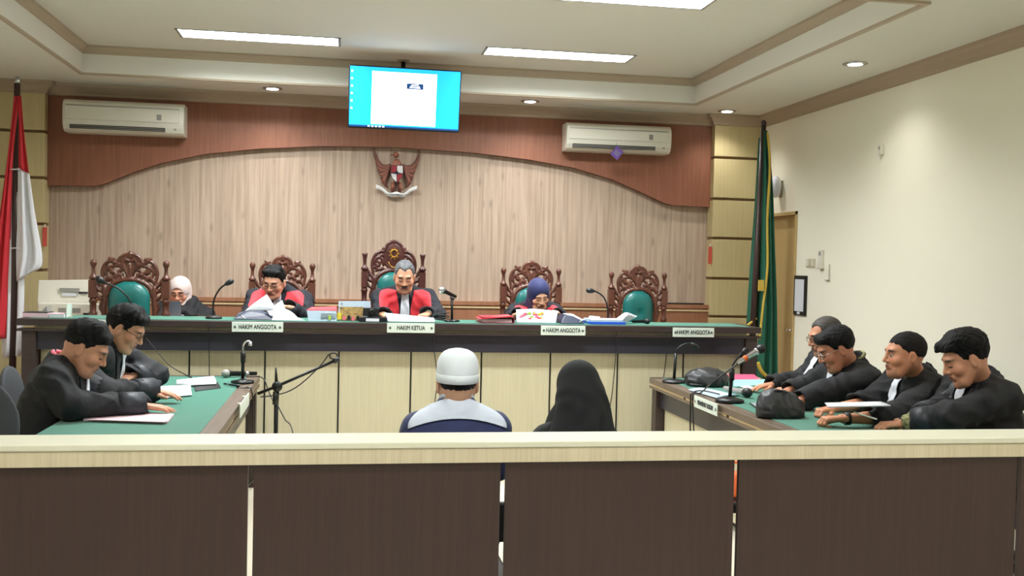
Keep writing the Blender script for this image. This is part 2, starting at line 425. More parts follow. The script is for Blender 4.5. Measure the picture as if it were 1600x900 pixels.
# ------------------------------------------------------------------ lamps
def area(name, loc, sx, sy, watts, col, parent, spread=math.pi):
    l = bpy.data.lights.new(name, 'AREA'); l.shape = 'RECTANGLE'; l.size = sx; l.size_y = sy; l.energy = watts; l.color = col; l.spread = spread
    o = bpy.data.objects.new(name, l); COL.objects.link(o); o.location = loc; o.parent = parent; o.matrix_parent_inverse = parent.matrix_basis.inverted()
    return o
def troffer(x, y, label, power=1):
    t = thing('ceiling_light', label, 'light', (x, y, ZU), 'recessed fluorescent ceiling lights'); L, W = 1.25, .31
    z = ZU
    fr = MB()
    for (a, b, c, e) in ((-L/2, L/2, -W/2, -W/2+.018), (-L/2, L/2, W/2-.018, W/2), (-L/2, -L/2+.02, -W/2, W/2), (L/2-.02, L/2, -W/2, W/2)): fr.box(x+a, x+b, y+c, y+e, z-.004, z+.075)
    obj('frame', fr, 'grey_plastic', t)
    obj('reflector', MB().box(x-L/2, x+L/2, y-W/2, y+W/2, z+.075, z+.09), 'louvre', t)
    for dy in (-.07, .07):
        obj('tube', MB().tube([(x-L/2+.03, y+dy, z+.058), (x+L/2-.03, y+dy, z+.058)], .011, 8), 'lamp_glow', t)
    lv = MB()
    for i in range(1, 15): lv.box(x-L/2+i*L/15-.003, x-L/2+i*L/15+.003, y-W/2+.018, y+W/2-.018, z+.002, z+.03)
    lv.box(x-L/2+.02, x+L/2-.02, y-.004, y+.004, z+.002, z+.03)
    obj('louvre', lv, 'louvre_blade', t)
    area('lamp', (x, y, z+.042), L-.06, W-.05, TROFFER_W*power, (.95, .99, 1), t)
troffer(-.69, 8.125, 'long recessed fluorescent ceiling light left of the hanging television')
troffer(1.71, 8.125, 'long recessed fluorescent ceiling light right of the hanging television')
troffer(1.71, 6.28, 'ceiling light cut off by the top edge of the picture')
for x, y, k, lab in ((-.69, 6.28, 1, 'recessed fluorescent ceiling light above the left side table'), (-.69, 2.2, .62, 'left fluorescent ceiling light just in front of the rail'), (1.71, 2.2, .62, 'right fluorescent ceiling light just in front of the rail'),
                     (-.69, .3, .62, 'left fluorescent ceiling light above the public seats'), (1.71, .3, .62, 'right fluorescent ceiling light above the public seats')): troffer(x, y, lab, k)
def downlight(x, y, label):
    t = thing('downlight', label, 'light', (x, y, ZS), 'round recessed downlights')
    obj('trim_ring', MB().lathe([(.062, -.001), (.085, -.001), (.088, -.006), (.062, -.010)], (x, y, ZS), n=24), 'chrome', t)
    obj('bulb', MB().lathe([(.001, -.013), (.05, -.012), (.062, -.004), (.06, -.001)], (x, y, ZS), n=24), 'down_glow', t)
    l = bpy.data.lights.new('lamp', 'SPOT'); l.energy = DOWN_W; l.spot_size = 2.2; l.spot_blend = .9; l.shadow_soft_size = .06; l.color = (1, .98, .93)
    o = bpy.data.objects.new('lamp', l); COL.objects.link(o); o.location = (x, y, ZS-.02); o.parent = t; o.matrix_parent_inverse = t.matrix_basis.inverted()
downlight(-.667, 9.17, 'round downlight above the arch between left air conditioner and television')
downlight(1.671, 9.17, 'round downlight left of the right air conditioner')
downlight(3.6, 9.17, 'round downlight above the cream panelled right column')
downlight(3.635, 6.79, 'round downlight near the right wall, closest to the viewer')
for x, y, lab in ((3.635, 4.4, 'round downlight above the men at the right side table'), (3.635, 2.0, 'round downlight by the right wall in front of the rail')): downlight(x, y, lab)

# ------------------------------------------------------------------ public rail in the foreground
r = thing('courtroom_rail', 'low rail with pale wood top and dark brown panels across the foreground', 'railing', (.45, 3.36, 0))
obj('top_board', MB().box(XL+.01, XR-.01, 3.268, 3.452, .978, 1.0), 'rail_top', r, bev=.004)
obj('fascia', MB().box(XL+.01, XR-.01, 3.272, 3.30, .929, .977), 'rail_pale', r)
xs = [XL+.02, -2.756, -1.933, -1.11, -.287, .536, 1.363, 2.458, 3.28, XR-.02]
for a, b in zip(xs, xs[1:]):
    obj('panel', MB().box(a+.009, b-.009, 3.286, 3.306, .06, .929), 'rail_dark', r)
    for q in (a+.12, b-.12): obj('post', MB().box(q-.025, q+.025, 3.307, 3.357, 0, .978), 'rail_dark', r)
obj('back_fascia', MB().box(XL+.01, XR-.01, 3.42, 3.448, .929, .977), 'rail_pale', r)
obj('bottom_beam', MB().box(XL+.01, XR-.01, 3.307, 3.357, .06, .12), 'rail_dark', r)

# ------------------------------------------------------------------ judges' bench
BZ, BY = 1.126, 7.40
b = thing('judges_bench', 'long raised judges\' bench with green top, dark apron and cream front panels', 'bench', (.5, 7.7, 0))
obj('top_board', MB().box(-2.25, 3.24, BY, 7.92, 1.079, BZ), 'dark_wood', b, bev=.004)
obj('felt_cover', MB().box(-2.18, 3.17, BY+.05, 7.88, BZ, BZ+.003), 'felt', b)
obj('spacer', MB().box(-2.14, 3.14, BY+.05, BY+.07, 1.055, 1.079), 'cream_panel', b)
obj('ledge', MB().box(-2.25, 3.24, BY+.005, BY+.12, 1.04, 1.056), 'dark_wood', b)
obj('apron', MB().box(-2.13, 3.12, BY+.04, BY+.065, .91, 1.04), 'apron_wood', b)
for x0 in (-2.22, 3.125): obj('leg', MB().box(x0, x0+.095, BY+.02, 7.88, 0, 1.04), 'dark_wood', b, bev=.003)
gp = [-2.12]+[-1.636+.5345*i for i in range(9)]+[3.12]
for a, c in zip(gp, gp[1:]):
    obj('front_panel', MB().box(a+.006, c-.006, 7.5, 7.52, .0, .935), 'cream_panel', b)
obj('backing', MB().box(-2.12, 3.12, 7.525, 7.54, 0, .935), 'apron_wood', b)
for g in gp[1:-1]: obj('joint_strip', MB().box(g-.004, g+.004, 7.495, 7.524, 0, .935), 'black_metal', b)

# ------------------------------------------------------------------ side tables
TZ = .76
def side_table(name, label, xi, xo, y0, y1):           # xi inner edge (towards the aisle), xo outer edge
    s = 1 if xo > xi else -1; lo, hi = min(xi, xo), max(xi, xo)
    t = thing(name, label, 'table', ((xi+xo)/2, (y0+y1)/2, 0))
    obj('table_top', MB().box(lo, hi, y0, y1, TZ-.043, TZ), 'table_wood', t, bev=.003)
    obj('far_edge', MB().box(lo+.001, hi-.001, y1-.06, y1+.002, TZ-.042, TZ+.0015), 'dark_wood', t)
    obj('felt_cover', MB().box(lo+(.085 if s > 0 else .004), hi-(.004 if s > 0 else .085), y0+.08, y1-.062, TZ, TZ+.003), 'felt', t)
    def bx(p, q, *r): return MB().box(min(xi+s*p, xi+s*q), max(xi+s*p, xi+s*q), *r)
    for i in range(4):
        L = (y1-y0)/4; obj('spacer', bx(.008, .05, y0+i*L+.02, y0+(i+1)*L-.02, TZ-.058, TZ-.043), 'gold_trim', t)
    obj('ledge', bx(.0, .09, y0, y1, TZ-.075, TZ-.058), 'table_wood', t)
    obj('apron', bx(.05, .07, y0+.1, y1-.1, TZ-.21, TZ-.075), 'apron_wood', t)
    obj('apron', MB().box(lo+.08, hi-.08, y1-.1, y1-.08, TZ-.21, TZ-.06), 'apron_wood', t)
    for (p, q) in ((.015, .115), (abs(xo-xi)-.115, abs(xo-xi)-.015)):
        for (u, v) in ((y0+.02, y0+.12), (y1-.12, y1-.02)): obj('leg', bx(p, q, u, v, 0, TZ-.06), 'dark_wood', t, bev=.003)
    n = 5; L = (y1-y0-.26)/n
    for i in range(n): obj('modesty_panel', bx(.08, .095, y0+.13+i*L+.005, y0+.13+(i+1)*L-.005, .06, TZ-.205), 'cream_panel', t)
    return t
side_table('side_table', 'green felt side table in front of the two robed men on the left', -.575, -1.38, 4.1, 7.16)
side_table('side_table', 'green felt side table in front of the four robed men on the right', 2.255, 3.0, 4.1, 7.14)

# ------------------------------------------------------------------ name plates
def plate(s, c, M, w_, h_, label, size, marks=True):
    t = thing('name_plate', label, 'sign', c, 'white name plates')
    M = Matrix.Translation(Vector(c)) @ M.to_4x4()
    obj('board', MB().box(-w_/2, w_/2, -h_/2, h_/2, -.003, .003, M), 'plate', t, bev=.002)
    text('lettering', s, size, M @ Matrix.Translation((0, 0, .0035)) @ Matrix.Diagonal((.8, 1.12, 1, 1)), 'ink', t)
    if marks:
        for q in (-1, 1):
            mk = MB().lathe([(.006, .0035), (.011, .0035), (.011, .005), (.006, .005)], (0, 0, 0), M @ Matrix.Translation((q*(w_/2-.022), 0, 0)), 12)
            mk.box(-.004, .004, -.006, .006, .0035, .005, M @ Matrix.Translation((q*(w_/2-.022), 0, 0))); obj('crest', mk, 'ink_pale', t)
    for q in (-1, 1): obj('peg', MB().tube([M @ Vector((q*w_*.36, h_*.33, -.003)), M @ Vector((q*w_*.36, h_*.33, -.0255))], .006), 'white_plastic', t)
    return t
FRONT = frame((0, 0, 0), (1, 0, 0), (0, 0, 1), (0, -1, 0))
for px, py, s, w_, lab in ((174, 507.5, 'HAKIM ANGGOTA', .36, 'white plate HAKIM ANGGOTA mostly hidden behind the heads of the two men on the left'),
                       (402.5, 511, 'HAKIM ANGGOTA', .36, 'white plate HAKIM ANGGOTA below the judge lifting a sheet of paper'),
                       (642, 512.5, 'HAKIM KETUA', .35, 'white plate HAKIM KETUA at the middle of the bench'),
                       (880, 516.5, 'HAKIM ANGGOTA', .345, 'white plate HAKIM ANGGOTA below the judge in the navy headscarf'),
                       (1083.5, 519.5, 'HAKIM ANGGOTA', .335, 'white plate HAKIM ANGGOTA at the right end of the bench')):
    p = atY(px, py, BY-.026); plate(s, p, FRONT, w_, .072, lab, .040)
p = atX(1102.5, 633.5, 2.229); plate('PENASEHAT HUKUM', p, frame((0, 0, 0), (0, -1, 0), (0, 0, 1), (-1, 0, 0)), .40, .075, 'white plate PENASEHAT HUKUM on the edge of the right side table', .036)
p = atX(382, 632.5, -.549)
t = thing('name_plate', 'white name plate seen nearly edge on at the left side table', 'sign', p, 'white name plates')
obj('board', MB().cbox(p, (.006, .5, .075)), 'plate', t, bev=.002)
for q in (-.14, .14): obj('peg', MB().tube([p+Vector((-.003, q, .025)), p+Vector((-.0255, q, .025))], .007), 'white_plastic', t)

# ------------------------------------------------------------------ carved chairs
def carved_prims(center):
    PL = []
    def pl(r, *pts, both=True):
        q = spline([(x, 0, z) for x, z in pts], 4)
        for sx in ((1, -1) if both else (1,)):
            for a, c in zip(q, q[1:]): PL.append(cap((a.x*sx, a.y, a.z), (c.x*sx, c.y, c.z), r*(1.28 if r < .012 else 1.05), k=.006))
    if not center:
        pl(.012, (0, -.006), (.04, -.012), (.075, -.035), (.098, -.072), (.12, -.075), (.15, -.062), (.185, -.082), (.207, -.12), (.213, -.16), (.203, -.21), (.192, -.27))
        pl(.019, (0, -.205), (.06, -.212), (.12, -.235), (.16, -.275), (.175, -.33))
        pl(.009, (.015, -.185), (.04, -.13), (.09, -.1), (.15, -.11), (.182, -.15), (.165, -.188), (.13, -.19), (.108, -.165), (.125, -.145), (.148, -.155))
        pl(.010, (0, -.19), (.03, -.14), (.05, -.09), (.035, -.05), (.008, -.06)); pl(.008, (.0, -.03), (.03, -.03), (.065, -.055), (.06, -.085))
        pl(.009, (.06, -.09), (.09, -.085), (.11, -.1)); pl(.010, (.05, -.205), (.07, -.175), (.1, -.17), (.1, -.2)); pl(.009, (.12, -.07), (.13, -.05), (.118, -.045))
        pl(.014, (0, -.1), (0, -.19), both=False); pl(.011, (0, .008), (0, -.03), both=False); pl(.009, (.15, -.062), (.142, -.048), (.16, -.04))
        pl(.010, (.15, -.19), (.175, -.205), (.19, -.235)); pl(.009, (.12, -.215), (.14, -.2), (.16, -.215)); pl(.008, (.13, -.125), (.15, -.135), (.135, -.16)); pl(.008, (.06, -.135), (.085, -.14), (.08, -.165), (.055, -.165)); pl(.007, (.02, -.075), (.025, -.11), (.01, -.135)); pl(.007, (.17, -.1), (.19, -.13), (.195, -.16))
    else:
        PL.append(ell((0, 0, -.115), (.088, .02, .118), .01))
        pl(.012, (0, .004), (.045, -.008), (.08, -.045), (.094, -.1), (.088, -.16), (.06, -.21), (0, -.235))
        pl(.013, (.085, -.06), (.1, -.085), (.13, -.085), (.17, -.105), (.2, -.15), (.21, -.2), (.2, -.26), (.192, -.3))
        pl(.019, (0, -.245), (.06, -.252), (.12, -.275), (.16, -.31), (.175, -.36))
        pl(.010, (.1, -.2), (.115, -.15), (.15, -.135), (.18, -.165), (.175, -.2), (.145, -.205), (.135, -.18), (.155, -.17))
        pl(.010, (.09, -.12), (.12, -.115), (.14, -.13)); pl(.010, (.1, -.23), (.13, -.235), (.17, -.25)); pl(.009, (.095, -.085), (.105, -.06), (.09, -.05))
        pl(.009, (.19, -.22), (.165, -.225), (.15, -.245))
    z0 = -.0 if not center else -.04
    pl(.020, (.192, -.27+z0), (.188, -.36+z0), (.195, -.45+z0), (.188, -.54+z0), (.19, -.7+z0))
    pl(.010, (.192, -.27+z0), (.225, -.245+z0), (.25, -.205+z0)); pl(.011, (.2, -.3+z0), (.235, -.29+z0), (.255, -.26+z0))
    pl(.009, (.2, -.36+z0), (.235, -.345+z0), (.26, -.31+z0)); pl(.008, (.2, -.47+z0), (.225, -.43+z0), (.215, -.38+z0)); pl(.010, (.2, -.55+z0), (.26, -.57+z0))
    pl(.03, (-.19, -.68+z0), (.19, -.68+z0), both=False)
    return PL
def carved_chair(center, label):
    m = 'carved_dark' if center else 'carved_wood'
    t = thing('carved_chair', label, 'chair', (0, 0, 0), 'carved judges\' chairs')
    top = 1.20 if not center else 1.36; z0 = 0 if not center else -.04
    pr = carved_prims(center); V, F = nets(lambda q: ev(pr, q*np.array([1, .8, 1], np.float32)), (-.3, -.045, -.78), (.3, .045, .04), .0065)
    V = V+np.array([0, 0, top]); obj('carved_back', np_mesh('carved_back', V, F), m, t)
    if center:
        g = MB(); g.tube([(.032*math.cos(a), -.028, top-.1+.032*math.sin(a)) for a in np.linspace(0, 2*math.pi, 24)[:-1]], .007, 6, True)
        for a in np.linspace(0, 2*math.pi, 10)[:-1]: g.cbox((.045*math.cos(a), -.028, top-.1+.045*math.sin(a)), (.012, .008, .012))
        obj('gilt_sun', g, 'gilt', t)
        obj('gilt_line', MB().tube([(.06*math.cos(a), -.026, top-.13+.09*math.sin(a)) for a in np.linspace(math.pi*1.15, math.pi*1.85, 10)], .005, 6), 'gilt', t)
    # upholstered back, arched top
    pts = []; W, zt, zb = .158, top-.225+z0, top-.72+z0
    rows = []
    for j in range(19):
        z = zb+(zt-zb)*j/18; q = max(0, (z-(zt-.13))/.13); hw = W*math.sqrt(max(0, 1-q*q*.93)) if q > 0 else W
        row = []
        for i in range(17):
            u = -1+i/8; ed = (1-abs(u)**4)*(1-abs(2*j/18-1)**8)
            x = u*hw; dd = math.hypot(x, z-(zb+.3)); row.append((x, -.022-.05*ed+.018*math.exp(-(dd/.03)**2), z))
        rows.append(row)
    pd = obj('back_pad', MB().grid(rows), 'green_leather', t, solid=.01)
    obj('button', MB().ball((0, -.055, zb+.3), (.012, .006, .012)), 'green_leather', pd)
    for sx in (-1, 1):
        ft = top-.055 if not center else top-.1; x = sx*.28
        bt = ft-.145
        po = obj('post', MB().lathe([(.028, .0), (.03, .3), (.034, .31), (.024, .33), (.026, bt-.30), (.034, bt-.29), (.034, bt-.27), (.025, bt-.255), (.027, bt-.19), (.034, bt-.18), (.03, bt-.165), (.024, bt-.15)], (x, 0, 0), n=14).box(x-.031, x+.031, -.031, .031, bt-.15, bt-.012), m, t)
        if not center: fp = [(.022, -.012), (.034, .0), (.034, .012), (.024, .022), (.018, .03), (.014, .06), (.016, .09), (.024, .105), (.028, .12), (.026, .135), (.014, .146), (.001, .148)]
        else: fp = [(.022, -.012), (.036, .005), (.036, .018), (.022, .028), (.016, .05), (.018, .09), (.026, .125), (.03, .145), (.012, .14), (.001, .138)]
        obj('finial', MB().lathe(fp, (x, 0, bt), n=14), m, po)
        obj('leg', MB().lathe([(.02, 0), (.026, .05), (.022, .14), (.032, .19), (.03, .222)], (x*.88, -.43, 0), n=12), m, t)
    obj('seat_rail', MB().box(-.28, .28, -.47, .0, .22, .285), m, t, bev=.006)
    obj('seat_pad', MB().box(-.25, .25, -.46, -.035, .285, .335), 'green_leather', t, bev=.02)
    return t
def place(o, px, y, sc, top, h0=1.2):
    p = atY(px, top, y); o.matrix_basis = Matrix.Translation((p.x, y, .36)) @ Matrix.Diagonal((sc, sc, (p.z-.36)/h0, 1)); return o
ch = carved_chair(False, 'empty carved wooden chair with green back at the left end of the bench')
CL = [ch, dup(ch, (0, 0, 0), 0, 'carved wooden chair behind the judge lifting a sheet of paper'),
      dup(ch, (0, 0, 0), 0, 'carved wooden chair behind the judge in the navy headscarf'),
      dup(ch, (0, 0, 0), 0, 'empty carved wooden chair with green back at the right end of the bench')]
for o, px, y, sc, tp in zip(CL, (203.5, 442, 830.5, 997.5), (8.45, 8.8, 8.8, 8.85), (1.0, .9, .9, .9), (396, 401, 409.5, 416.5)): place(o, px, y, sc, tp)
place(carved_chair(True, 'tall carved chair with oval medallion behind the presiding judge'), 616, 8.8, .9, 377, 1.365)

# ------------------------------------------------------------------ air conditioners
def aircon(x0, x1, z0, z1, label):
    t = thing('air_conditioner', label, 'air conditioner', ((x0+x1)/2, 9.4, z0), 'white wall air conditioners')
    Y1, Y0 = 9.53, 9.31; h_ = z1-z0
    prof = [(Y1, z1), (Y0+.05, z1), (Y0+.015, z1-.025), (Y0, z1-.07), (Y0+.002, z0+.1), (Y0+.01, z0+.06), (Y0+.03, z0+.02), (Y0+.06, z0), (Y1, z0)]
    obj('housing', MB().prism([(x0, y, z) for y, z in prof], (x1-x0, 0, 0)), 'white_plastic', t, bev=.008)
    obj('front_cover', MB().box(x0+.02, x1-.04, Y0-.008, Y0+.01, z0+.105, z1-.06), 'white_plastic', t, bev=.005)
    obj('top_seam', MB().box(x0+.03, x1-.04, Y0-.002, Y0+.02, z1-.058, z1-.053), 'grey_plastic', t)
    obj('outlet', MB().box(x0+.06, x1-.16, Y0+.008, Y0+.05, z0+.028, z0+.062), 'black_plastic', t)
    for i in range(2): obj('louvre', MB().box(x0+.062, x1-.162, Y0+.002, Y0+.03, z0+.034+i*.014, z0+.038+i*.014), 'grey_plastic', t)
    obj('display', MB().box(x1-.23, x1-.19, Y0-.011, Y0-.007, z0+.125, z0+.175), 'grey_plastic', t)
    obj('sensor', MB().box(x1-.085, x1-.065, Y0+.004, Y0+.02, z0+.045, z0+.058), 'grey_plastic', t)
    return t
aircon(-2.47, -1.445, 2.66, 2.945, 'white wall air conditioner at the upper left of the arch')
aircon(2.06, 3.1, 2.68, 2.945, 'white wall air conditioner at the upper right with a purple tag')
p = atY(964, 239, 9.27); M = Matrix.Translation(p) @ Matrix.Rotation(.12, 4, 'X') @ Matrix.Rotation(math.radians(38), 4, 'Y')
t = thing('hanging_tag', 'purple card tag hanging from the right air conditioner', 'tag', p)
obj('card', MB().box(-.045, .045, -.002, .002, -.05, .05, M), 'purple', t)
obj('print', MB().box(-.03, .03, -.004, -.002, .012, .018, M).box(-.03, .02, -.004, -.002, -.004, .002, M).box(-.03, .03, -.004, -.002, -.02, -.014, M), 'ink_pale', t)
obj('string', MB().tube([p+Vector((0, 0, .06)), p+Vector((0, .03, .1))], .002, 5), 'purple', t)

# ------------------------------------------------------------------ television hung from the ceiling
TL, TR, BL, BR = atY(546, 103, 8.34), atY(722, 112.5, 8.34), atY(543.5, 197, 8.42), atY(716, 206.5, 8.42)
c = (TL+TR+BL+BR)/4; ux = ((TR-TL)+(BR-BL)).normalized(); uy = ((TL-BL)+(TR-BR)).normalized(); uz = ux.cross(uy).normalized(); uy = uz.cross(ux)
W, Hh = .93, .515; M = frame(c, ux, uy, uz)
t = thing('television', 'television with bright blue desktop hanging from the ceiling', 'television', (c.x, c.y, c.z-Hh/2))
obj('casing', MB().box(-W/2, W/2, -Hh/2, Hh/2, -.05, 0, M), 'black_plastic', t, bev=.006)
s = obj('screen', MB().box(-W/2+.01, W/2-.01, -Hh/2+.016, Hh/2-.01, 0, .002, M), 'screen_blue', t)
obj('document_window', MB().box(-.275, .26, -.215, .215, .002, .003, M), 'screen_white', s)
obj('printed_badge', MB().box(.012, .15, .085, .13, .003, .004, M), 'screen_navy', s)
obj('badge_line', MB().box(.05, .11, .116, .122, .004, .0046, M).box(.04, .12, .104, .109, .004, .0046, M).box(.035, .125, .094, .098, .004, .0046, M), 'screen_white', s)
obj('taskbar', MB().box(-W/2+.01, W/2-.01, -Hh/2+.016, -Hh/2+.03, .002, .003, M), 'screen_navy', s)
for i in range(6): obj('icon', MB().box(-W/2+.02, -W/2+.034, .2-i*.06, .214-i*.06, .002, .003, M), 'screen_white', s)
for i in range(5): obj('icon', MB().box(-.3+i*.03, -.284+i*.03, -Hh/2+.018, -Hh/2+.028, .003, .0035, M), 'screen_white', s)
obj('mount_pole', MB().tube([(c.x, 8.73, c.z+.05), (c.x, 8.73, ZU-.012)], .02, 12), 'black_metal', t)
obj('ceiling_plate', MB().box(c.x-.05, c.x+.05, 8.69, 8.77, ZU-.008, ZU-.0005), 'crown', t)
obj('bracket', MB().box(-.15, .15, -.12, .12, -.07, -.05, M).tube([(c.x, 8.73, c.z+.06), c-uz*.07], .018), 'black_metal', t)

# ------------------------------------------------------------------ eagle emblem on the pale panel
e0 = Vector((.468, 9.595, 2.43))
t = thing('eagle_emblem', 'winged eagle emblem with shield and ribbon on the back wall', 'emblem', e0)
def E(x, z, y=0): return (e0.x+x*1.14, e0.y-y, e0.z-.01+z*1.14)
bd = MB().ball(E(0, .02, .03), (.055, .03, .11), 16); bd.ball(E(-.008, .15, .035), (.028, .026, .03), 12); bd.tube([E(-.02, .15, .05), E(-.055, .145, .05)], [.012, .003], 8)
obj('body', bd, 'eagle', t)
for sx in (-1, 1):
    for i in range(9):
        a = i/8; r0 = Vector(E(sx*.05, .05+.02*a, .022)); mid = Vector(E(sx*(.12+.03*a), -.1+.1*a, .03)); tip = Vector(E(sx*(.07+.115*a**.5), -.125+.33*a**1.15, .016))
        wd = obj('feather', MB().tube(bez(r0, mid, Vector(E(sx*(.1+.1*a), -.1+.26*a, .022)), tip, 7), [.008, .013, .016, .017, .016, .013, .009, .003], 6), 'eagle' if i % 2 else 'eagle_dark', t)
    obj('leg', MB().tube([E(sx*.03, -.08, .03), E(sx*.04, -.15, .035)], [.018, .01]), 'eagle', t)
    obj('tail_feather', MB().tube([E(sx*.012, -.07, .02), E(sx*.03, -.165, .018)], [.012, .016]), 'eagle_dark', t)
sh = [(-.05, .07), (.05, .07), (.052, 0), (.035, -.04), (0, -.075), (-.035, -.04), (-.052, 0)]
s = obj('shield', MB().prism([E(x, z-.01, .06) for x, z in sh], (0, -.012, 0)), 'shield_black', t, bev=.003)
def q4(name, pts, m): obj(name, MB().prism([E(x, z-.01, .0605) for x, z in pts][::1], (0, -.014, 0)), m, s)
def q5(name, pts, m): obj(name, MB().prism([E(x, z-.01, .0725) for x, z in pts], (0, -.004, 0)), m, s)
q5('shield_field', [(-.047, .066), (-.002, .066), (-.002, .012), (-.049, .005)], 'shield_red'); q5('shield_field', [(.002, .066), (.047, .066), (.049, .005), (.002, .012)], 'shield_white')
q5('shield_field', [(-.049, 0), (-.002, -.004), (-.002, -.07), (-.033, -.04)], 'shield_white'); q5('shield_field', [(.002, -.004), (.049, 0), (.033, -.04), (.002, -.07)], 'shield_red')
q5('shield_star', [(0, .03), (.016, .008), (0, -.014), (-.016, .008)], 'shield_black')
rb = []
for i in range(21):
    u = -1+i/10; x = u*.17; z = -.185+.075*u*u+.01*math.cos(u*9); rb.append([E(x, z+.017, .045+.01*math.cos(u*6)), E(x, z-.017, .045+.01*math.cos(u*6))])
rbo = obj('ribbon', MB().grid(rb), 'shield_white', t, solid=.006)
text('motto', 'BHINNEKA TUNGGAL IKA', .017, frame(E(0, -.182, .06), (1, 0, 0), (0, 0, 1), (0, -1, 0)), 'shield_black', rbo)

# ------------------------------------------------------------------ flags
def cloth(rows, n=26, amp=.03, waves=3, ph=0):      # rows: (left point, right point) from top to bottom, folds as waves towards the viewer
    out = []
    R_ = [(Vector(a), Vector(c)) for a, c in rows]
    A_ = spline([a for a, c in R_], 6); C_ = spline([c for a, c in R_], 6); m = len(A_)
    for i in range(m):
        row = []
        for j in range(n+1):
            u = j/n; p = A_[i].lerp(C_[i], u); wv = amp*(.35+.65*i/m)
            p = p+Vector((0, wv*math.sin(2*math.pi*waves*u+ph+.8*i/m)+.3*wv*math.sin(4.7*math.pi*waves*u+1), 0)); row.append(p)
        out.append(row)
    return MB().grid(out)
FY = 8.75
def F_(px, py, y=FY): return atY(px, py, y)
pt, pb = F_(27, 131), F_(19, 610); pb = pt+(pb-pt)*((pt.z-.36)/(pt.z-pb.z))
t = thing('flag', 'red and white flag hanging furled on a dark pole at the left', 'flag', pb)
obj('pole', MB().tube([pt, pb], [.024, .028], 12), 'pole_wood', t)
obj('finial', MB().ball(pt+Vector((0, 0, .03)), (.026, .026, .035)), 'chrome', t)
obj('base', MB().lathe([(.12, 0), (.12, .02), (.05, .05), (.04, .1)], pb), 'pole_wood', t)
fr = FY-.05
obj('red_cloth', cloth([(F_(22, 150, fr), F_(30, 150, fr)), (F_(12, 240, fr), F_(20, 240, fr)), (F_(-2, 340, fr), F_(16, 340, fr)), (F_(-18, 450, fr), F_(13, 450, fr)), (F_(-30, 532, fr), F_(9, 529, fr))], 20, .03, 2.2), 'flag_red', t, solid=.003)
obj('red_cloth', cloth([(F_(28, 150, fr), F_(33, 150, fr)), (F_(29, 200, fr), F_(37, 200, fr)), (F_(28, 262, fr), F_(46, 272, fr))], 12, .02, 1.5), 'flag_red', t, solid=.003)
obj('white_cloth', cloth([(F_(28, 262, fr), F_(46, 272, fr)), (F_(27, 330, fr), F_(54, 330, fr)), (F_(24, 390, fr), F_(66, 408, fr)), (F_(24, 440, fr), F_(50, 425, fr))], 20, .035, 2), 'flag_white', t, solid=.003)
obj('white_cloth', cloth([(F_(8, 300, fr+.04), F_(30, 300, fr+.04)), (F_(4, 420, fr+.04), F_(38, 425, fr+.04)), (F_(2, 560, fr+.04), F_(34, 555, fr+.04))], 16, .03, 2), 'flag_white', t, solid=.003)
for py in (265, 388): q = F_(24, py, FY-.06); obj('tie', MB().tube([q+Vector((-.04, 0, 0)), q+Vector((.035, 0, .004))], .005, 6), 'flag_white', t)

GY = 8.75
pt, pb = F_(1193, 196, GY), F_(1176, 520, GY); pb = pt+(pb-pt)*((pt.z-.36)/(pt.z-pb.z))
t = thing('flag', 'dark green flag with gold fringe furled on a dark pole at the right', 'flag', pb)
obj('pole', MB().tube([pt, pb], [.024, .03], 12), 'pole_wood', t)
obj('finial', MB().ball(pt+Vector((0, 0, .02)), (.028, .028, .03)), 'pole_wood', t)
obj('base', MB().lathe([(.16, 0), (.16, .02), (.05, .05), (.04, .1)], pb), 'pole_wood', t)
g = GY-.06
obj('green_cloth', cloth([(F_(1194, 204, g), F_(1199, 204, g)), (F_(1192, 290, g), F_(1207, 290, g)), (F_(1190, 380, g), F_(1210, 380, g)), (F_(1189, 470, g), F_(1213, 470, g)), (F_(1184, 560, g), F_(1214, 570, g)), (F_(1182, 588, g), F_(1215, 600, g))], 26, .03, 2.6), 'flag_green', t, solid=.003)
obj('green_cloth', cloth([(F_(1186, 215, g+.09), F_(1193, 215, g+.09)), (F_(1180, 320, g+.09), F_(1190, 320, g+.09)), (F_(1173, 420, g+.09), F_(1188, 420, g+.09)), (F_(1168, 507, g+.09), F_(1186, 512, g+.09))], 16, .025, 1.6, 1), 'flag_green', t, solid=.003)
obj('fringe', MB().tube(spline([F_(1199, 206, g-.03), F_(1203, 260, g-.045), F_(1199, 340, g-.045), F_(1199, 420, g-.05), F_(1192, 480, g-.05), F_(1187, 530, g-.05)], 6), [.006]+[.011]*30, 6), 'fringe', t)
obj('fringe', MB().tube(spline([F_(1184, 566, g-.04), F_(1192, 583, g-.045), F_(1213, 599, g-.02)], 6), .018, 6), 'fringe', t)
obj('fringe', MB().tube(spline([F_(1168, 508, g+.06), F_(1174, 504, g+.05), F_(1182, 497, g+.05)], 5), .014, 6), 'fringe', t)
obj('fringe', MB().box(-.025, .025, -.01, .01, -.05, .05, Matrix.Translation(F_(1189, 446, g-.06))), 'fringe', t)

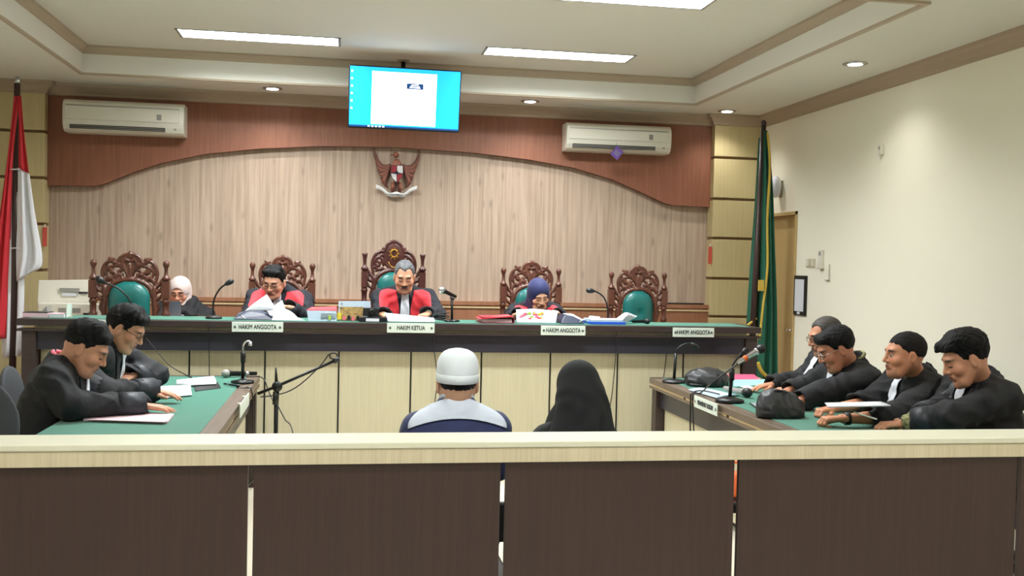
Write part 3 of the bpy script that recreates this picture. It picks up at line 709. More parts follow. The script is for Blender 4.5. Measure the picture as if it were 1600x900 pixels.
# ------------------------------------------------------------------ small things on walls
def wallbox(name, label, cat, px, py, dz, dy, dep, m, grp=None):
    p = atX(px, py, XR); t = thing(name, label, cat, (XR, p.y, p.z-dz/2), grp); obj('body', MB().box(XR-dep, XR-.0005, p.y-dy/2, p.y+dy/2, p.z-dz/2, p.z+dz/2), m, t, bev=.004); return t, p
t, p = wallbox('picture_frame', 'black framed notice on the right wall beside the door', 'picture frame', 1252, 461.5, .36, .24, .02, 'black_plastic')
obj('paper', MB().box(XR-.022, XR-.02, p.y-.09, p.y+.09, p.z-.145, p.z+.145), 'paper', t); obj('caption', MB().box(XR-.0235, XR-.02, p.y-.02, p.y+.03, p.z-.172, p.z-.15), 'paper', t)
for i, px in enumerate((1264, 1271.5)):
    t, p = wallbox('light_switch', 'beige light switch left of the remote control holder, %s of the pair' % ('left one', 'right one')[i], 'switch', px, 411, .075, .075, .012, 'cream_panel', 'wall switches')
    obj('rocker', MB().box(XR-.018, XR-.011, p.y-.02, p.y+.02, p.z-.03, p.z+.03), 'white_plastic', t, bev=.002)
t, p = wallbox('remote_control', 'white remote control in a wall holder beside the switches', 'remote', 1285.5, 405, .16, .055, .03, 'white_plastic')
obj('display', MB().box(XR-.032, XR-.0295, p.y-.018, p.y+.018, p.z+.03, p.z+.065), 'grey_plastic', t); obj('holder', MB().box(XR-.036, XR-.0005, p.y-.035, p.y+.035, p.z-.085, p.z-.03), 'white_plastic', t, bev=.004)
t, p = wallbox('wall_socket', 'pale rectangular wall cover below the remote control', 'wall plate', 1294.5, 425.5, .14, .08, .012, 'wall_paint')
obj('rim', MB().box(XR-.015, XR-.011, p.y-.04, p.y-.034, p.z-.07, p.z+.07).box(XR-.015, XR-.011, p.y-.04, p.y+.04, p.z-.07, p.z-.064), 'grey_plastic', t)
t, p = wallbox('wall_socket', 'small white socket high on the right wall', 'socket', 1379.5, 234, .08, .045, .03, 'white_plastic')
obj('slot', MB().box(XR-.032, XR-.0295, p.y-.01, p.y+.01, p.z-.0, p.z+.025), 'grey_plastic', t)
p = atX(1212, 292, XR-.06); t = thing('wall_speaker', 'small white rounded wall speaker above the door', 'speaker', (XR, p.y, p.z-.09))
obj('shell', MB().ball((XR-.06, p.y, p.z), (.055, .06, .105), 16), 'bib_white', t); obj('arm', MB().tube([(XR-.03, p.y, p.z), (XR, p.y, p.z)], .02), 'white_plastic', t); obj('foot', MB().box(XR-.01, XR, p.y-.035, p.y+.035, p.z-.1, p.z+.06), 'cream_panel', t)
for px, py, lab in ((70, 370, 'narrow red strip sign on the left column'), (1109.5, 399, 'narrow red strip sign on the right column')):
    p = atY(px, py, 9.437); t = thing('red_sign', lab, 'sign', p); obj('board', MB().cbox(p, (.035, .008, .17)), 'red_sign', t); obj('hook', MB().tube([p+Vector((0, 0, .085)), p+Vector((0, .004, .11))], .005), 'white_plastic', t)
p = atY(1078, 474, 9.5); t = thing('cable_duct', 'dark flat strip lying on the wainscot ledge behind the right chair', 'strip', (p.x, 9.54, 1.212)); obj('body', MB().box(p.x-.25, p.x+.15, 9.51, 9.56, 1.212, 1.228), 'black_plastic', t, bev=.004)

# ------------------------------------------------------------------ people
def V3(a): return Vector(tuple(float(q) for q in a))
def hdir(yaw, pitch=0):
    a, p = math.radians(yaw), math.radians(pitch); return Vector((math.cos(a)*math.cos(p), math.sin(a)*math.cos(p), -math.sin(p)))
def head_matrix(pos, yaw, pitch, roll, sc):
    f = hdir(yaw, pitch); rt = f.cross(Vector((0, 0, 1))).normalized(); up = rt.cross(f)
    c, s = math.cos(math.radians(roll)), math.sin(math.radians(roll)); rt, up = rt*c+up*s, up*c-rt*s
    return frame(pos, rt*sc, f*sc, up*sc)
def tf(M, V):
    A = np.array([list(r) for r in M]); return V @ A[:3, :3].T+A[:3, 3]
def head_mesh(neck_l, o):
    w, fat, nz = o.get('w', 1), o.get('fat', 0), o.get('nose', 1)
    P = [ell((0, -.018, .032), (.075*w, .096, .086)), ell((0, .028, -.02), ((.059+fat)*w, .066, .09), .03),
         cap((-.026, .052, -.092), (.026, .052, -.092), .024+fat, k=.03), ell((0, .071, -.1), (.022, .02, .02), .02)]
    for s in (-1, 1):
        P += [cap((s*.058*w, -.005, -.035), (s*.036*w, .042, -.088), .015+fat, k=.03), ell((s*.043*w, .058, -.024), (.026+fat, .024, .026), .02)]
    P += [cap((-.034, .078, .026), (.034, .078, .026), .012, k=.018)]
    for s in (-1, 1):
        P += [ell((s*.031, .1, .006), (.0185, .019, .0135), .012, True), ell((s*.031, .0775, .003), (.0145, .0125, .012), .004)]
    P += [cap((0, .087, .018), (0, .1065+.004*(nz-1), -.022), .006, .0092*nz, k=.011), ell((0, .1065, -.028), (.010*nz, .010, .0085), .008)]
    for s in (-1, 1): P += [ell((s*.0135*nz, .092, -.03), (.009*nz, .01, .008), .006)]
    P += [cap((-.02, .081, -.058), (.02, .081, -.058), .0115, k=.012), cap((-.016, .0885, -.0525), (.016, .0885, -.0525), .0062, k=.005),
          cap((-.013, .0885, -.0645), (.013, .0885, -.0645), .0072, k=.005), cap((-.024, .0985, -.0585), (.024, .0985, -.0585), .0035, k=.004, sub=True)]
    for s in (-1, 1):
        P += [ell((s*.079*w, -.012, -.008), (.010, .02, .031), .008), ell((s*.090*w, -.008, -.005), (.006, .011, .018), .006, True)]
    P += [cap((0, -.03, -.045), neck_l, .05, .058, k=.035)]
    V, F = nets(lambda q: ev(P, q), (-.125, -.16, -.25), (.125, .135, .13), .0029)
    x, y, z = V[:, 0], V[:, 1], V[:, 2]; ax = np.abs(x)
    c = np.tile(np.array(lin(o.get('skin', (196, 146, 116)))[:3], np.float32), (len(V), 1))
    def mix(m, rgb): 
        m = np.clip(m, 0, 1)[:, None]; c[:] = c*(1-m)+np.array(lin(rgb)[:3])*m
    sk = o.get('skin', (196, 146, 116))
    mix(.35*np.exp(-((ax-.045)**2+(z+.025)**2)/.0006)*(y > .03), (min(255, sk[0]+8), sk[1]-18, sk[2]-18))
    mix(1.0*np.exp(-((ax)/.024)**4-((z+.058)/.0105)**4)*(y > .075), o.get('lips', (150, 84, 80)))
    mix(1.2*np.exp(-(ax/.023)**4-((z+.0585)/.0027)**2)*(y > .07), (60, 28, 28))
    if o.get('stubble'): mix(o['stubble']*np.exp(-((z+.09)/.05)**4)*(y > .01)*(((z < -.067) | (np.abs(z+.043) < .008)) & (ax < .06)), (60, 48, 46))
    if o.get('mustache'): mix(1.1*np.exp(-(ax/.027)**4-((z+.0445)/.0085)**4)*(y > .07), (28, 22, 22))
    bz = .0245+.004*np.cos((ax-.03)*60); mix(o.get('brow', 1.0)*1.15*np.exp(-((ax-.032)/.02)**4-((z-bz)/.0056)**4)*(y > .05), (24, 18, 18))
    mix(.45*np.exp(-((ax-.031)/.018)**4-((z-.006)/.013)**4)*(y > .05), (sk[0]-50, sk[1]-48, sk[2]-42))
    if o.get('eyes') == 'open':
        mix(1.0*np.exp(-((ax-.031)/.0125)**4-((z-.003)/.006)**4)*(y > .05), (225, 220, 214))
        sx = o.get('look', 0); mix(1.2*np.exp(-(((x-sx-.031*np.sign(x))/.0062)**4)-((z-.003)/.0062)**4)*(y > .05), (26, 18, 16))
        mix(.9*np.exp(-((ax-.031)/.0155)**4-((z-.0095)/.0025)**2)*(y > .05), (28, 20, 20))
    else: mix(1.25*np.exp(-((ax-.031)/.0155)**4-((z+.0045)/.0034)**2)*(y > .05), (22, 15, 15))
    return V, F, np.concatenate([c, np.ones((len(V), 1))], 1)
def hair_mesh(o):
    w = o.get('w', 1); t = o.get('thick', 1); rec = o.get('recede', 0); ex = o.get('extra', [])
    B = [ell((0, -.02, .034), (.079*w+.004*t, .1+.004*t, .088+.012*t), .01)]+ex
    def fn(q):
        x, y, z = q[:, 0], q[:, 1], q[:, 2]; ax = np.abs(x)
        d = ev(B, q)
        d = d+.0011*np.sin(x*330+4*np.sin(z*60)+y*90+3*np.sin(y*45))*t+.0014*np.sin(y*130-x*90+3*np.sin(z*55+x*40))*t
        line = np.interp(y, [-.14, -.085, -.055, -.035, -.02, .0, .014, .03, .04, .062, .1], [-.075, -.072, -.05, -.015, .026, .026, -.012, .0, .05+rec*.2, .066+rec, .072+rec])
        line = line+rec*1.2*np.clip(1-((ax-.042)/.02)**2, 0, 1)*(y > .03)-rec*.8*np.clip(1-(ax/.018)**2, 0, 1)*(y > .03)
        line = line+.004*np.sin(x*210)*(y > .03)
        fade = np.interp(z, [-.08, -.02, .03, .07], [.008, .0075, .003, 0])*o.get('fade', 1)
        return np.maximum(d+fade, (line-z)*.7)
    V, F = nets(fn, (-.12, -.15, -.1), (.12, .15, .165), .0034)
    return V, F
HANDS = {}
def hand_mesh(pose):
    if pose in HANDS: return HANDS[pose]
    mcp = [(-.028, .086, 0), (-.009, .091, .002), (.010, .087, .001), (.026, .079, -.002)]; ln = [.070, .078, .072, .056]
    bend = dict(flat=(6, 12, 10), curl=(42, 62, 38), pinch=(30, 48, 22))[pose]
    P = [cap((-.012, -.02, 0), (.012, -.02, 0), .022, k=.01)]
    for i, m in enumerate(mcp): P.append(cap(((i-1.5)*.012, .01, 0), m, .0135, .0115, k=.014))
    Q = []
    for i, m in enumerate(mcp):
        p = Vector(m); a = 0; spread = (i-1.5)*(.045 if pose == 'flat' else .01)
        for j, fr in enumerate((.45, .3, .25)):
            a += math.radians(bend[j]+(4*i if pose == 'curl' else 0)); d = Vector((spread*math.cos(a), math.cos(a), -math.sin(a))).normalized()
            e = p+d*ln[i]*fr; Q.append((i, cap(p, e, .0092-.0008*j, .0086-.0009*j, k=.004))); p = e
    th = dict(flat=[(-.02, .012, -.006), (-.043, .045, -.01), (-.05, .074, -.014), (-.047, .098, -.018)], curl=[(-.02, .012, -.008), (-.042, .045, -.02), (-.036, .075, -.03), (-.02, .094, -.036)], pinch=[(-.02, .012, -.008), (-.042, .04, -.022), (-.042, .072, -.034), (-.034, .1, -.042)])[pose]
    T = [cap(th[0], th[1], .014, .0115, k=.012), cap(th[1], th[2], .0105, .0095, k=.004), cap(th[2], th[3], .0095, .008, k=.004)]
    def fn(q):
        d = ev(P+T[:1], q)
        for grp in [[c for i, c in Q if i == n] for n in range(4)]+[T[1:]]:
            e = ev(grp, q); k = .006; h = np.clip(.5+.5*(d-e)/k, 0, 1); d = d*(1-h)+e*h-k*h*(1-h)
        return d
    HANDS[pose] = nets(fn, (-.075, -.05, -.11), (.06, .19, .035), .0026)
    return HANDS[pose]
def folds(q, A=.008, s=1.0):
    x, y, z = q[:, 0]*s*1.5, q[:, 1]*s*1.5, q[:, 2]*s*1.5
    w1 = 1.6*np.sin(9*y+7*z+1)+1.0*np.sin(15*x-6*z); w2 = 1.5*np.sin(8*x-9*z)+1.1*np.sin(14*y+4*x+2)
    return A*(1.5*np.abs(np.sin(20*x+11*z+8*y+w1))-.95+1.3*np.abs(np.sin(16*y-18*z+6*x+w2))-.8+.3*np.sin(47*z+26*x-29*y+w1))*.6
def march(fn, O, D, off):
    P = np.array(O, np.float32); D = np.array(D, np.float32)
    for _ in range(60): P = P+D*np.clip(fn(P), -.02, .05)[:, None]*.8
    return P-D*off
def patch(fn, c, Rt, U, Fo, rows, off=.006, n=10, m=4, pleat=0, start=.45, curve=0):
    rr = spline([(v, a, b) for v, a, b in rows], m); O = []
    for i, r_ in enumerate(rr):
        for j in range(n+1):
            x = r_.y+(r_.z-r_.y)*j/n; O.append(c+U*(r_.x-curve*x*x*i/len(rr))+Rt*x+Fo*start)
    P = march(fn, [tuple(o) for o in O], tuple(-Fo), off)
    bad = (np.abs(fn(P+np.array(tuple(-Fo), np.float32)*off)) > .015).reshape(len(rr), n+1)
    G = P.reshape(len(rr), n+1, 3)
    for i in range(len(rr)-2, -1, -1): G[i][bad[i]] = G[i+1][bad[i]]
    if pleat:
        for j in range(n+1): G[:, j] += np.array(tuple(Fo))*pleat*math.sin(j*2.6)
    return MB().grid([[tuple(p) for p in r_] for r_ in G])

SOL = [(-2.25, 3.24, 7.40, 7.92, .90, BZ+.003), (-1.38, -.575, 4.1, 7.16, TZ-.075, TZ+.003), (2.255, 3.0, 4.1, 7.14, TZ-.075, TZ+.003)]   # solid table tops that clothing rests on
PREV = []                                                                 # clothing of the neighbours, so that sleeves press against each other
def clear(fn, gap=.004):
    prev = list(PREV)
    def g(q):
        d = fn(q)
        for (a, b, c, e, f, h) in SOL:
            m = np.array([(a+b)/2, (c+e)/2, (f+h)/2], np.float32); r = np.array([(b-a)/2, (e-c)/2, (h-f)/2], np.float32)
            d = np.maximum(d, gap-np.max(np.abs(q-m)-r, axis=1))
        for f_ in prev: d = np.maximum(d, gap-f_(q))
        return d
    return g
def person(label, hip, neck, yaw, head, arms, outfit, opt, group=None, knee=.42, floor=0, sh=.195):
    opt = dict(opt, skin=tuple(min(255, int(c*1.05+7)) for c in opt.get('skin', (196, 146, 116))))
    hip, neck = V3(hip), V3(neck); U = (neck-hip).normalized(); F = hdir(yaw); Rt = F.cross(U).normalized(); Fo = U.cross(Rt)
    t = thing('person', label, 'person', (hip.x, hip.y, floor), group)
    hp, hy, hpt, hr = head; sc = opt.get('scale', 1.05); HM = head_matrix(hp, hy, hpt, hr, sc); HI = HM.inverted()
    dp = outfit.get('drop', .055); S = {1: neck+Rt*sh-U*dp, -1: neck-Rt*sh-U*dp}
    br = outfit.get('sleeve', (.064, .056, .066)); bulk = outfit.get('bulk', 1)
    LY = (neck-hip).length
    Rm = [[Rt[i], Fo[i], U[i]] for i in range(3)]
    pr = [ell(neck-U*LY*.42, (.20*bulk, .135*bulk, .27), .05, R=Rm), ell(hip+U*.14, (.195*bulk, .155*bulk, .2), .06, R=Rm), ell(hip+U*.0, (.19*bulk, .17*bulk, .12), .05, R=Rm),
          cap(S[1]-Rt*.03, S[-1]+Rt*.03, .07, k=.06), cap(neck-U*.05-Fo*.01, neck+U*.02-Fo*.012, .074, .066, k=.05)]
    for s in (1, -1): pr.append(cap(neck-U*.0-Fo*.02, S[s], .045, .062, k=.04))
    legs = []
    for s in (1, -1):
        kn = hip+Rt*s*.11+F*knee+Vector((0, 0, .02)); an = Vector((kn.x+F.x*.03, kn.y+F.y*.03, floor+.09))
        legs += [cap(hip+Rt*s*.09, kn, .1, .078, k=.05), cap(kn, an, .075, .06, k=.03)]
        an2 = an+Vector((0, 0, -.05)); 
        so = obj('shoe', MB().add([(v[0], v[1], max(v[2], floor+.002)) for v in MB().ball(an2+F*.07, (.048+.075*abs(F.x), .048+.075*abs(F.y), .05), 14).v], MB().ball((0, 0, 0), 1, 14).f, True), 'black_plastic', t)
    fore = []; slv = outfit.get('slv', 1)
    for s, a in arms.items():
        E_, W_ = V3(a[0]), V3(a[1]); pr.append(cap(S[s], E_, br[0]+.006, br[1]+.004, k=.045)); fore.append(cap(E_, E_.lerp(W_, slv), br[1]+.002, br[2], k=.04))
    A = outfit.get('fold', .0095)
    sub = [cap(neck-U*.005, neck+U*.16+(V3(hp)-neck)*.1, .058, .066, k=.012, sub=True)]
    for s, a in arms.items():
        E_, W_ = V3(a[0]), V3(a[1]); d = (W_-E_).normalized(); W_ = E_.lerp(W_, slv); sub.append(cap(W_-d*.012, W_+d*.05, br[2]-.022, br[2]-.008, k=.012, sub=True))
    allp = pr+fore+legs+sub
    fn0 = lambda q: ev(allp, q)+folds(q, A); fn = clear(fn0); PREV.append((lambda q: fn0(q)-.015) if outfit.get('satin') else fn0); hold = PREV[:]; PREV.clear(); clo = clear(lambda q: ev(core, q), .011); PREV.extend(hold)
    base = lambda q: ev(pr, q)
    rb = sdf_obj(outfit.get('name', 'robe'), allp, .0095, outfit['mat'], t, .03, fn)
    # body under the clothes, head, hands: one mesh
    VV, FF, TT = [], [], []; n = 0
    sk = np.array(lin(opt.get('skin', (196, 146, 116))))
    nl = HI @ (neck-U*.02)
    V, Fc, tint = head_mesh(nl, opt); VV.append(tf(HM, V)); FF.append(Fc+n); TT.append(tint); n += len(V)
    core = [ell(neck-U*LY*.42, (.15, .09, .24), .05, R=Rm), ell(hip+U*.08, (.15, .11, .15), .06, R=Rm), cap(neck-U*.1, neck+U*.0, .05, k=.04)]
    for s, a in arms.items():
        E_, W_ = V3(a[0]), V3(a[1]); ra = .044 if slv < 1 else .028; core += [cap(S[s]-Rt*s*.04, E_, .034, ra, k=.03), cap(E_, W_, ra, .026, k=.02)]
    P = np.array([p[1] for p in core]+[p[2] for p in core if p[0] == 'c'])
    V, Fc = nets(clo, P.min(0)-.28, P.max(0)+.28, .015); VV.append(V); FF.append(Fc+n); TT.append(np.tile(sk, (len(V), 1))); n += len(V)
    for s, a in arms.items():
        E_, W_ = V3(a[0]), V3(a[1]); y = V3(a[3]).normalized() if len(a) > 3 else (W_-E_).normalized()
        up = V3(a[4]) if len(a) > 4 else Vector((0, 0, 1)); x = y.cross(up).normalized(); z = x.cross(y); k = 1.02*opt.get('hand', 1)
        V, Fc = hand_mesh(a[2]); V = V.copy()
        if s == -1: V[:, 0] *= -1; Fc = Fc[:, ::-1]
        V = tf(frame(W_, x*k, y*k, z*k), V)
        for (a_, b_, c_, e_, f_, h_) in SOL:
            m_ = (V[:, 0] > a_) & (V[:, 0] < b_) & (V[:, 1] > c_) & (V[:, 1] < e_) & (V[:, 2] > f_-.05); V[m_, 2] = np.maximum(V[m_, 2], h_+.0015)
        VV.append(V); FF.append(Fc+n); TT.append(np.tile(sk*np.array([.98, .96, .94, 1]), (len(V), 1))); n += len(V)
    bo = obj('body', np_mesh('body', np.concatenate(VV), np.concatenate(FF), np.concatenate(TT)), 'skin', t)
    if opt.get('hair', 'hair'):
        V, Fc = hair_mesh(opt); obj('hair', np_mesh('hair', tf(HM, V), Fc), opt.get('hair', 'hair'), t)
    if opt.get('glasses'):
        g = MB()
        for s in (-1, 1):
            g.tube([HM @ Vector((s*.033+.023*math.cos(a), .098, .003+.018*math.sin(a))) for a in np.linspace(0, 2*math.pi, 19)[:-1]], .0016*sc, 5, True)
            g.tube([HM @ Vector((s*.056, .097, .007)), HM @ Vector((s*.078, .06, .01)), HM @ Vector((s*.083, -.01, .012))], .0016*sc, 5)
        g.tube([HM @ Vector((-.01, .1, .006)), HM @ Vector((0, .104, .009)), HM @ Vector((.01, .1, .006))], .0016*sc, 5)
        obj('glasses', g, opt['glasses'], t)
    fb = lambda q: ev(pr, q)+folds(q, A)
    if outfit.get('bib'):
        L = outfit['bib']; obj('bib', patch(fb, neck, Rt, U, Fo, [(.012, -.028, .028), (-.05, -.03, .03), (-.12, -.036, .036), (-L, -.044, .044)], .011, 10, 4, .0035), 'bib_white', t, solid=.004)
    if outfit.get('red'):
        for s in (-1, 1):
            obj('red_panel', patch(fb, neck, Rt, U, Fo, [(.03, s*.072, s*.15), (.008, s*.068, s*.205), (-.05, s*.056, s*.212), (-.14, s*.046, s*.2), (-.24, s*.046, s*.19), (-.36, s*.05, s*.18)], .009, 14, 5), 'red_cloth', t, solid=.006)
    if outfit.get('shirt'):
        for s, a in arms.items():
            E_, W_ = V3(a[0]), V3(a[1]); pts = [E_.lerp(W_, slv-.1+(1.02-slv)*i/6) for i in range(7)]
            obj('shirt_cuff', MB().tube(pts, [.048, .05, .047, .049, .045, .046, .043], 16), outfit['shirt'], t)
    if outfit.get('satin'):
        for s, a in arms.items():
            E_, W_ = V3(a[0]), V3(a[1]); W_ = E_.lerp(W_, slv); d = (W_-E_).normalized(); L = min(.13, (W_-E_).length*.5)
            cf = MB().lathe([(br[2]-.004, -L), (br[2]+.004, -L), (br[2]+.008, -L*.5), (br[2]+.007, .002), (br[2]-.012, .002), (br[2]-.02, -.03)], W_, d.to_track_quat('Z', 'Y').to_matrix().to_4x4(), 22)
            for (a_, b_, c_, e_, f_, h_) in SOL: cf.v = [(v[0], v[1], max(v[2], h_+.0015)) if a_ < v[0] < b_ and c_ < v[1] < e_ and v[2] > f_-.06 else v for v in cf.v]
            obj('cuff', cf, 'satin', t)
        for s in (-1, 1):
            obj('satin_facing', patch(fb, neck, Rt, U, Fo, [(.03, s*.07, s*.085), (-.04, s*.052, s*.1), (-.12, s*.046, s*.098), (-.2, s*.05, s*.1)], .006, 6, 4), 'satin', t, solid=.004)
    return t, dict(HM=HM, neck=neck, U=U, Rt=Rt, Fo=Fo, fn=fb, S=S)

def scarf(t, d, m, name='headscarf', face=True, drape=.0, sh=.0):
    HM = d['HM']; HI = HM.inverted(); A = lambda p: HI @ Vector(p); nk = A(d['neck']+d['Fo']*.02); nb = A(d['neck']-d['U']*.1+d['Fo']*.05); bk = A(d['neck']-d['U']*.06-d['Fo']*.07)
    P = [ell((0, -.02, .034), (.093, .114, .106), .02), cap((0, -.005, -.05), nk, .074, .085, k=.05), cap((0, .03, -.1), nb, .05, .075, k=.05), cap((0, -.05, -.02), bk, .07, .085, k=.05)]
    for s in (-1, 1): P.append(cap(nk, A(d['S'][s]-d['Rt']*s*.05-d['U']*.01), .07, .065+sh, k=.05))
    if drape:
        for s in (-1, 0, 1):
            P.append(cap((0, -.06, -.05), A(d['neck']-d['U']*drape-d['Fo']*.13+d['Rt']*s*.12), .08, .09, k=.06))
            P.append(cap(nk, A(d['neck']-d['U']*drape*.8+d['Fo']*.12+d['Rt']*s*.1), .08, .09, k=.06))
    cut = [ell((0, .098, -.018), (.056, .075, .082), .012)]
    def fn(q):
        v = ev(P, q); x, y, z = q[:, 0], q[:, 1], q[:, 2]
        v = v+np.clip((.02-z)/.1, 0, 1)*.0055*np.sin(x*62+y*40+z*22+2*np.sin(z*26))
        if face:
            e = ev(cut, q); k = .008; h = np.clip(.5-.5*(e+v)/k, 0, 1); v = v*(1-h)-e*h+k*h*(1-h)
        return v
    pts = np.array([p[1] for p in P]+[p[2] for p in P if p[0] == 'c'])
    V, F = nets(fn, pts.min(0)-.15, pts.max(0)+.15, .006)
    return obj(name, np_mesh(name, tf(HM, V), F), m, t)

def W(px, py, y): return atY(px, py, y)
DZ_ = BZ+.0035                     # felt of the bench
# --- presiding judge
hd = W(632, 433, 8.24); nk = Vector((hd.x+.01, 8.37, 1.33))
t_pres, d = person('presiding judge with grey hair and mustache, red and black robe, reading at the centre', (nk.x, 8.5, .86), nk, -90, (hd, -92, 20, 0),
    {1: (W(594, 493, 8.2), Vector((W(600, 495, 7.86).x, 7.90, DZ_+.03)), 'curl', (.35, -1, -.1)), -1: (W(684, 491, 8.2), Vector((W(668, 492, 7.9).x, 7.90, DZ_+.04)), 'curl', (-.6, -1, -.15))},
    dict(mat='robe_blue', red=True, bib=.34), dict(skin=(196, 140, 112), hair='hair_grey', recede=.026, thick=.7, mustache=True, stubble=.25, scale=1.06, w=.98), floor=.36, sh=.2)
# --- judge lifting a sheet
hd = W(428, 441, 8.3); nk = Vector((W(436, 470, 8.4).x, 8.42, 1.30))
t, d = person('judge with glasses in red and black robe lifting a sheet of paper', (nk.x, 8.52, .86), nk, -94, (hd, -106, 20, 4),
    {1: (W(388, 494, 8.2), Vector((W(415, 490, 7.95).x, 7.98, DZ_+.06)), 'pinch', (.8, -.7, .1)), -1: (W(482, 500, 8.2), Vector((W(452, 488, 7.95).x, 7.98, DZ_+.07)), 'pinch', (-.8, -.6, .2))},
    dict(mat='robe_blue', red=True, bib=.34), dict(skin=(196, 142, 116), thick=1.0, glasses='black_metal', scale=1.06, extra=[cap((-.05, .045, .095), (.05, .05, .098), .022, k=.02), cap((-.04, .0, .11), (.04, .0, .11), .022, k=.03)]), floor=.36, sh=.2)
# --- judge in navy headscarf
hd = W(842, 461, 8.2); nk = Vector((W(838, 478, 8.35).x, 8.38, 1.215))
t, d = person('judge in navy headscarf and red and black robe reading a booklet', (nk.x, 8.52, .84), nk, -90, (hd, -82, 26, -6),
    {1: (W(799, 506, 8.2), Vector((W(808, 488, 8.0).x, 8.02, DZ_+.035)), 'pinch', (.4, -.6, .3)), -1: (W(881, 506, 8.2), Vector((W(873, 490, 8.0).x, 8.02, DZ_+.035)), 'pinch', (-.4, -.6, .3))},
    dict(mat='robe_blue', red=True, bulk=.95), dict(skin=(214, 164, 136), hair=None, scale=1.0, brow=.5, lips=(176, 96, 92), w=.97), floor=.36, sh=.18)
scarf(t, d, 'scarf_navy')
# --- clerk
PREV.clear()
SOL.append((W(62, 480, 8.9).x, W(345, 480, 8.75).x, 8.62, 8.92, 1.04, 1.0695)); SOL.append((W(243, 490, 8.66).x, W(282, 490, 8.66).x, 8.66, 8.93, 1.0, 1.0855))
hd = W(281, 457, 9.0); nk = Vector((W(290, 484, 9.05).x, 9.06, 1.115))
t, d = person('clerk in pale pink headscarf and black robe sitting behind a laptop', (nk.x, 9.12, .83), nk, -88, (hd, -96, 16, 0),
    {1: (W(262, 510, 8.9), (W(256, 505, 8.75).x, 8.9, 1.114), 'flat', (.1, -1, 0)), -1: (W(318, 510, 8.95), (W(272, 505, 8.75).x, 8.9, 1.114), 'flat', (-.1, -1, 0))},
    dict(mat='robe', bulk=.92), dict(skin=(200, 146, 120), hair=None, glasses='black_metal', scale=1.0, lips=(170, 90, 90), w=.97), floor=.36, sh=.175)
scarf(t, d, 'scarf_pale')
q = W(289, 489, 8.9); obj('badge', MB().cbox(march(d['fn'], [(q.x, 8.6, q.z)], (0, 1, 0), .004)[0], (.03, .008, .035)), 'lime', t)

# --- two robed men on the left
PREV.clear()
tz = TZ+.0035
_q = [atZ(130, 658, tz), atZ(262, 662, tz), atZ(272, 650, tz), atZ(160, 644, tz)]; SOL.append((min(p.x for p in _q), max(p.x for p in _q), min(p.y for p in _q), max(p.y for p in _q), .74, tz+.0145))
hd = W(134, 545, 5.42); nk = W(101, 568, 5.45)
R_W = atZ(222, 634, tz+.05); L_W = atZ(238, 610, tz+.07)
t, d = person('robed man with a pink collar bending over the left side table', (-1.56, 5.48, .52), nk, 4, (hd, 2, 30, 0),
    {1: (W(110, 634, 5.2), R_W, 'flat', (1, .12, -.12)), -1: (W(163, 614, 5.6), L_W, 'flat', (1, -.12, -.18))},
    dict(mat='robe', satin=True, bib=.19, bulk=1.12, sleeve=(.08, .068, .064)), dict(skin=(186, 132, 104), thick=1.0, scale=1.1, fat=.003, extra=[cap((-.04, .052, .085), (.04, .052, .085), .026, k=.03), cap((-.03, -.0, .11), (.03, .0, .11), .03, k=.04), ell((0, -.05, .06), (.07, .055, .065), .03)], fade=1.5), knee=.4)
cl = MB().tube([nk+d['Rt']*.062*math.cos(a)+d['Fo']*(.062*math.sin(a)-.008)+d['U']*(.034-.012*math.sin(a)) for a in np.linspace(math.radians(150), math.radians(390), 18)], .011, 6)
obj('collar', cl, 'rose', t)
hd = W(196, 514, 6.12); nk = W(170, 538, 6.15)
t, d = person('robed man with glasses and folded arms at the left side table, farther back', (-1.58, 6.18, .52), nk, 2, (hd, -4, 30, 0),
    {1: ((-1.43, 6.1, .91), (-1.19, 6.38, tz+.065), 'flat', (.3, 1, -.05)), -1: (W(243, 586, 6.42), Vector((W(208, 584, 6.24).x, 6.24, tz+.1)), 'flat', (-.6, -1, -.1))},
    dict(mat='robe', satin=True, bib=.2, sleeve=(.072, .066, .064)), dict(skin=(192, 140, 112), thick=1.2, glasses='black_metal', scale=1.08, extra=[cap((-.045, .055, .085), (.045, .058, .088), .028, k=.03), cap((-.05, .0, .1), (.05, .0, .1), .035, k=.04)]), knee=.4)

# --- four robed men on the right
PREV.clear()
hd = W(1508, 561, 4.62); nk = W(1533, 594, 4.68)
t_young, d = person('young robed man with thick hair looking down at a phone at the right table', (3.38, 4.72, .52), nk, 178, (hd, 166, 24, 0),
    {-1: (W(1482, 652, 4.5), Vector((W(1404, 655, 4.68).x, 4.66, tz+.055)), 'pinch', (-1, .1, -.05)), 1: (W(1475, 640, 4.8), Vector((W(1425, 646, 4.7).x, 4.71, tz+.07)), 'curl', (-1, -.4, -.05))},
    dict(mat='robe', satin=True, bib=.28, sleeve=(.082, .07, .066), bulk=1.15, slv=.62, shirt='batik'), dict(skin=(190, 134, 104), thick=1.1, scale=1.1, extra=[cap((-.045, .055, .085), (.04, .068, .086), .028, k=.03), cap((-.055, .0, .1), (.055, .0, .1), .036, k=.04), ell((0, -.05, .06), (.085, .07, .07), .03), cap((.03, .095, .075), (.05, .1, .055), .012, k=.015)]))
hd = W(1413, 555, 5.12); nk = W(1433, 587, 5.2)
